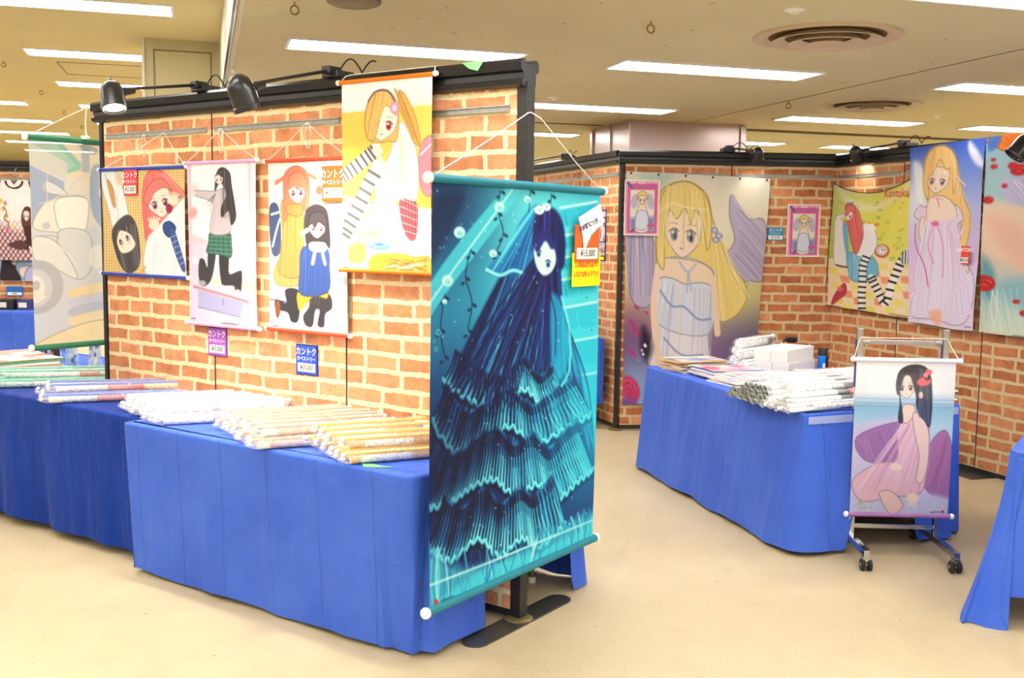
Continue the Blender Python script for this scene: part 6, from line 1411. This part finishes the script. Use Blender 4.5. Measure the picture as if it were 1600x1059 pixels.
for i, (x, w_, h_, c) in enumerate(((-1.75, .16, .10, 'lampblack'), (-1.56, .16, .11, 'spine_dark'), (-1.37, .15, .10, 'inknavy'), (-1.18, .17, .105, 'lampblack'), (-.98, .16, .10, 'inknavy'))):
    t = thing('dark_box', ['dark box at the left edge on the distant table', 'brown-black box second on the distant table', 'navy box in the middle of the distant table row', 'black box on the distant table under the blue price card', 'navy box on the distant table beside the pale scooter scroll'][i], 'box', FE, x, -.35, .766, 'dark boxes on the distant table')
    MB().box(x - w_ / 2, x + w_ / 2, -.45, -.25, .766, .766 + h_, bev=.004).build('carton', M[c], t)
    MB().box(x - w_ * .4, x + w_ * .1, -.453, -.45, .79, .80 + h_ * .4).build('printed_panel', M['creamlight'], t)
# white boxes on the small table beyond the blue scroll
for x, h_, l in ((-.20, .13, 'low white display box on the small table beyond the blue scroll'), (-.36, .27, 'tall white display box behind the low one beyond the blue scroll')):
    t = thing('display_box', l, 'box', FD, x, -.30, .753)
    MB().box(x - .06, x + .06, -.36, -.24, .753, .753 + h_, bev=.003).build('carton', M['carton'], t)
    MB().box(x - .045, x + .045, -.362, -.36, .765, .753 + h_ * .6).build('front_panel', M['creamlight'], t)
mb = MB().box(-.55, -.14, -.485, -.482, .70, .735); setp(mb.build('tape_strip', M['tape'], fr=FD, at=(-.34, -.48, .7)), 'frosted tape strip on the short blue cloth beyond the blue scroll', 'tape', 'frosted tape strips')

# ------------------------------------------------------------------ wheeled chrome stand with a scroll
FS = Fr(1.745, 5.205, .44, -.02)
W_ = .425
t = thing('wheeled_stand', 'chrome wheeled stand holding the pale cushion-scene scroll before the booth table', 'stand', FS, W_ / 2, 0, 0)
for x in (0, W_):
    MB().box(x - .014, x + .014, -.014, .014, .10, 1.155, bev=.002).build('upright', M['chrome'], t)
    MB().box(x - .018, x - .0145, -.012, .012, .86, 1.10).build('side_strip', M['inknavy'], t)
    f = MB().box(x - .016, x + .016, -.30, .30, .072, .104, bev=.003).build('foot_bar', M['chrome'], t)
    for y in (-.285, .285):
        c = MB().box(x - .020, x + .020, y - .012, y + .012, .045, .072, bev=.002).build('caster', M['chrome'], t)
        for dx in (-.017, .017): MB().lathe([(.012, -.009), (.026, -.009), (.030, -.005), (.030, .005), (.026, .009), (.012, .009)], (x + dx, y, .030), (1, 0, 0), 24).build('wheel', M['rubber'], c, smooth=True)
        MB().cyl((x - .028, y, .03), (x + .028, y, .03), .009, 12).build('hub', M['alu'], c)
MB().box(.014, W_ - .014, -.008, .008, 1.075, 1.098, bev=.002).build('cross_bar', M['chrome'], t)
MB().box(.014, W_ - .014, -.010, .010, .135, .158, bev=.002).build('cross_bar', M['chrome'], t)
for x in (.03, W_ - .03): MB().cyl((x - .02, 0, 1.087), (x + .02, 0, 1.087), .012, 12).build('bar_clamp', M['alu'], t)
sc = scroll(FS, -.025, .462, .218, 1.005, -.055, art_cushions(), 'rodwhite', 'pale scroll of a dark-haired seated figure in pink among lilac cushions, on the stand',
       [(-.037, -.055, 1.01), (-.02, -.03, 1.06), (.0, -.016, 1.11), (W_, -.016, 1.11), (.45, -.03, 1.06), (.474, -.055, 1.01)], r=.011, mat='print_thin', wave=.003)
for ch in sc.children:
    if ch.name.startswith('rod') and ch.data.vertices[0].co.z < .1: ch.data.materials[0] = M['rodlilac']; ch['label'] = 'lilac rod'
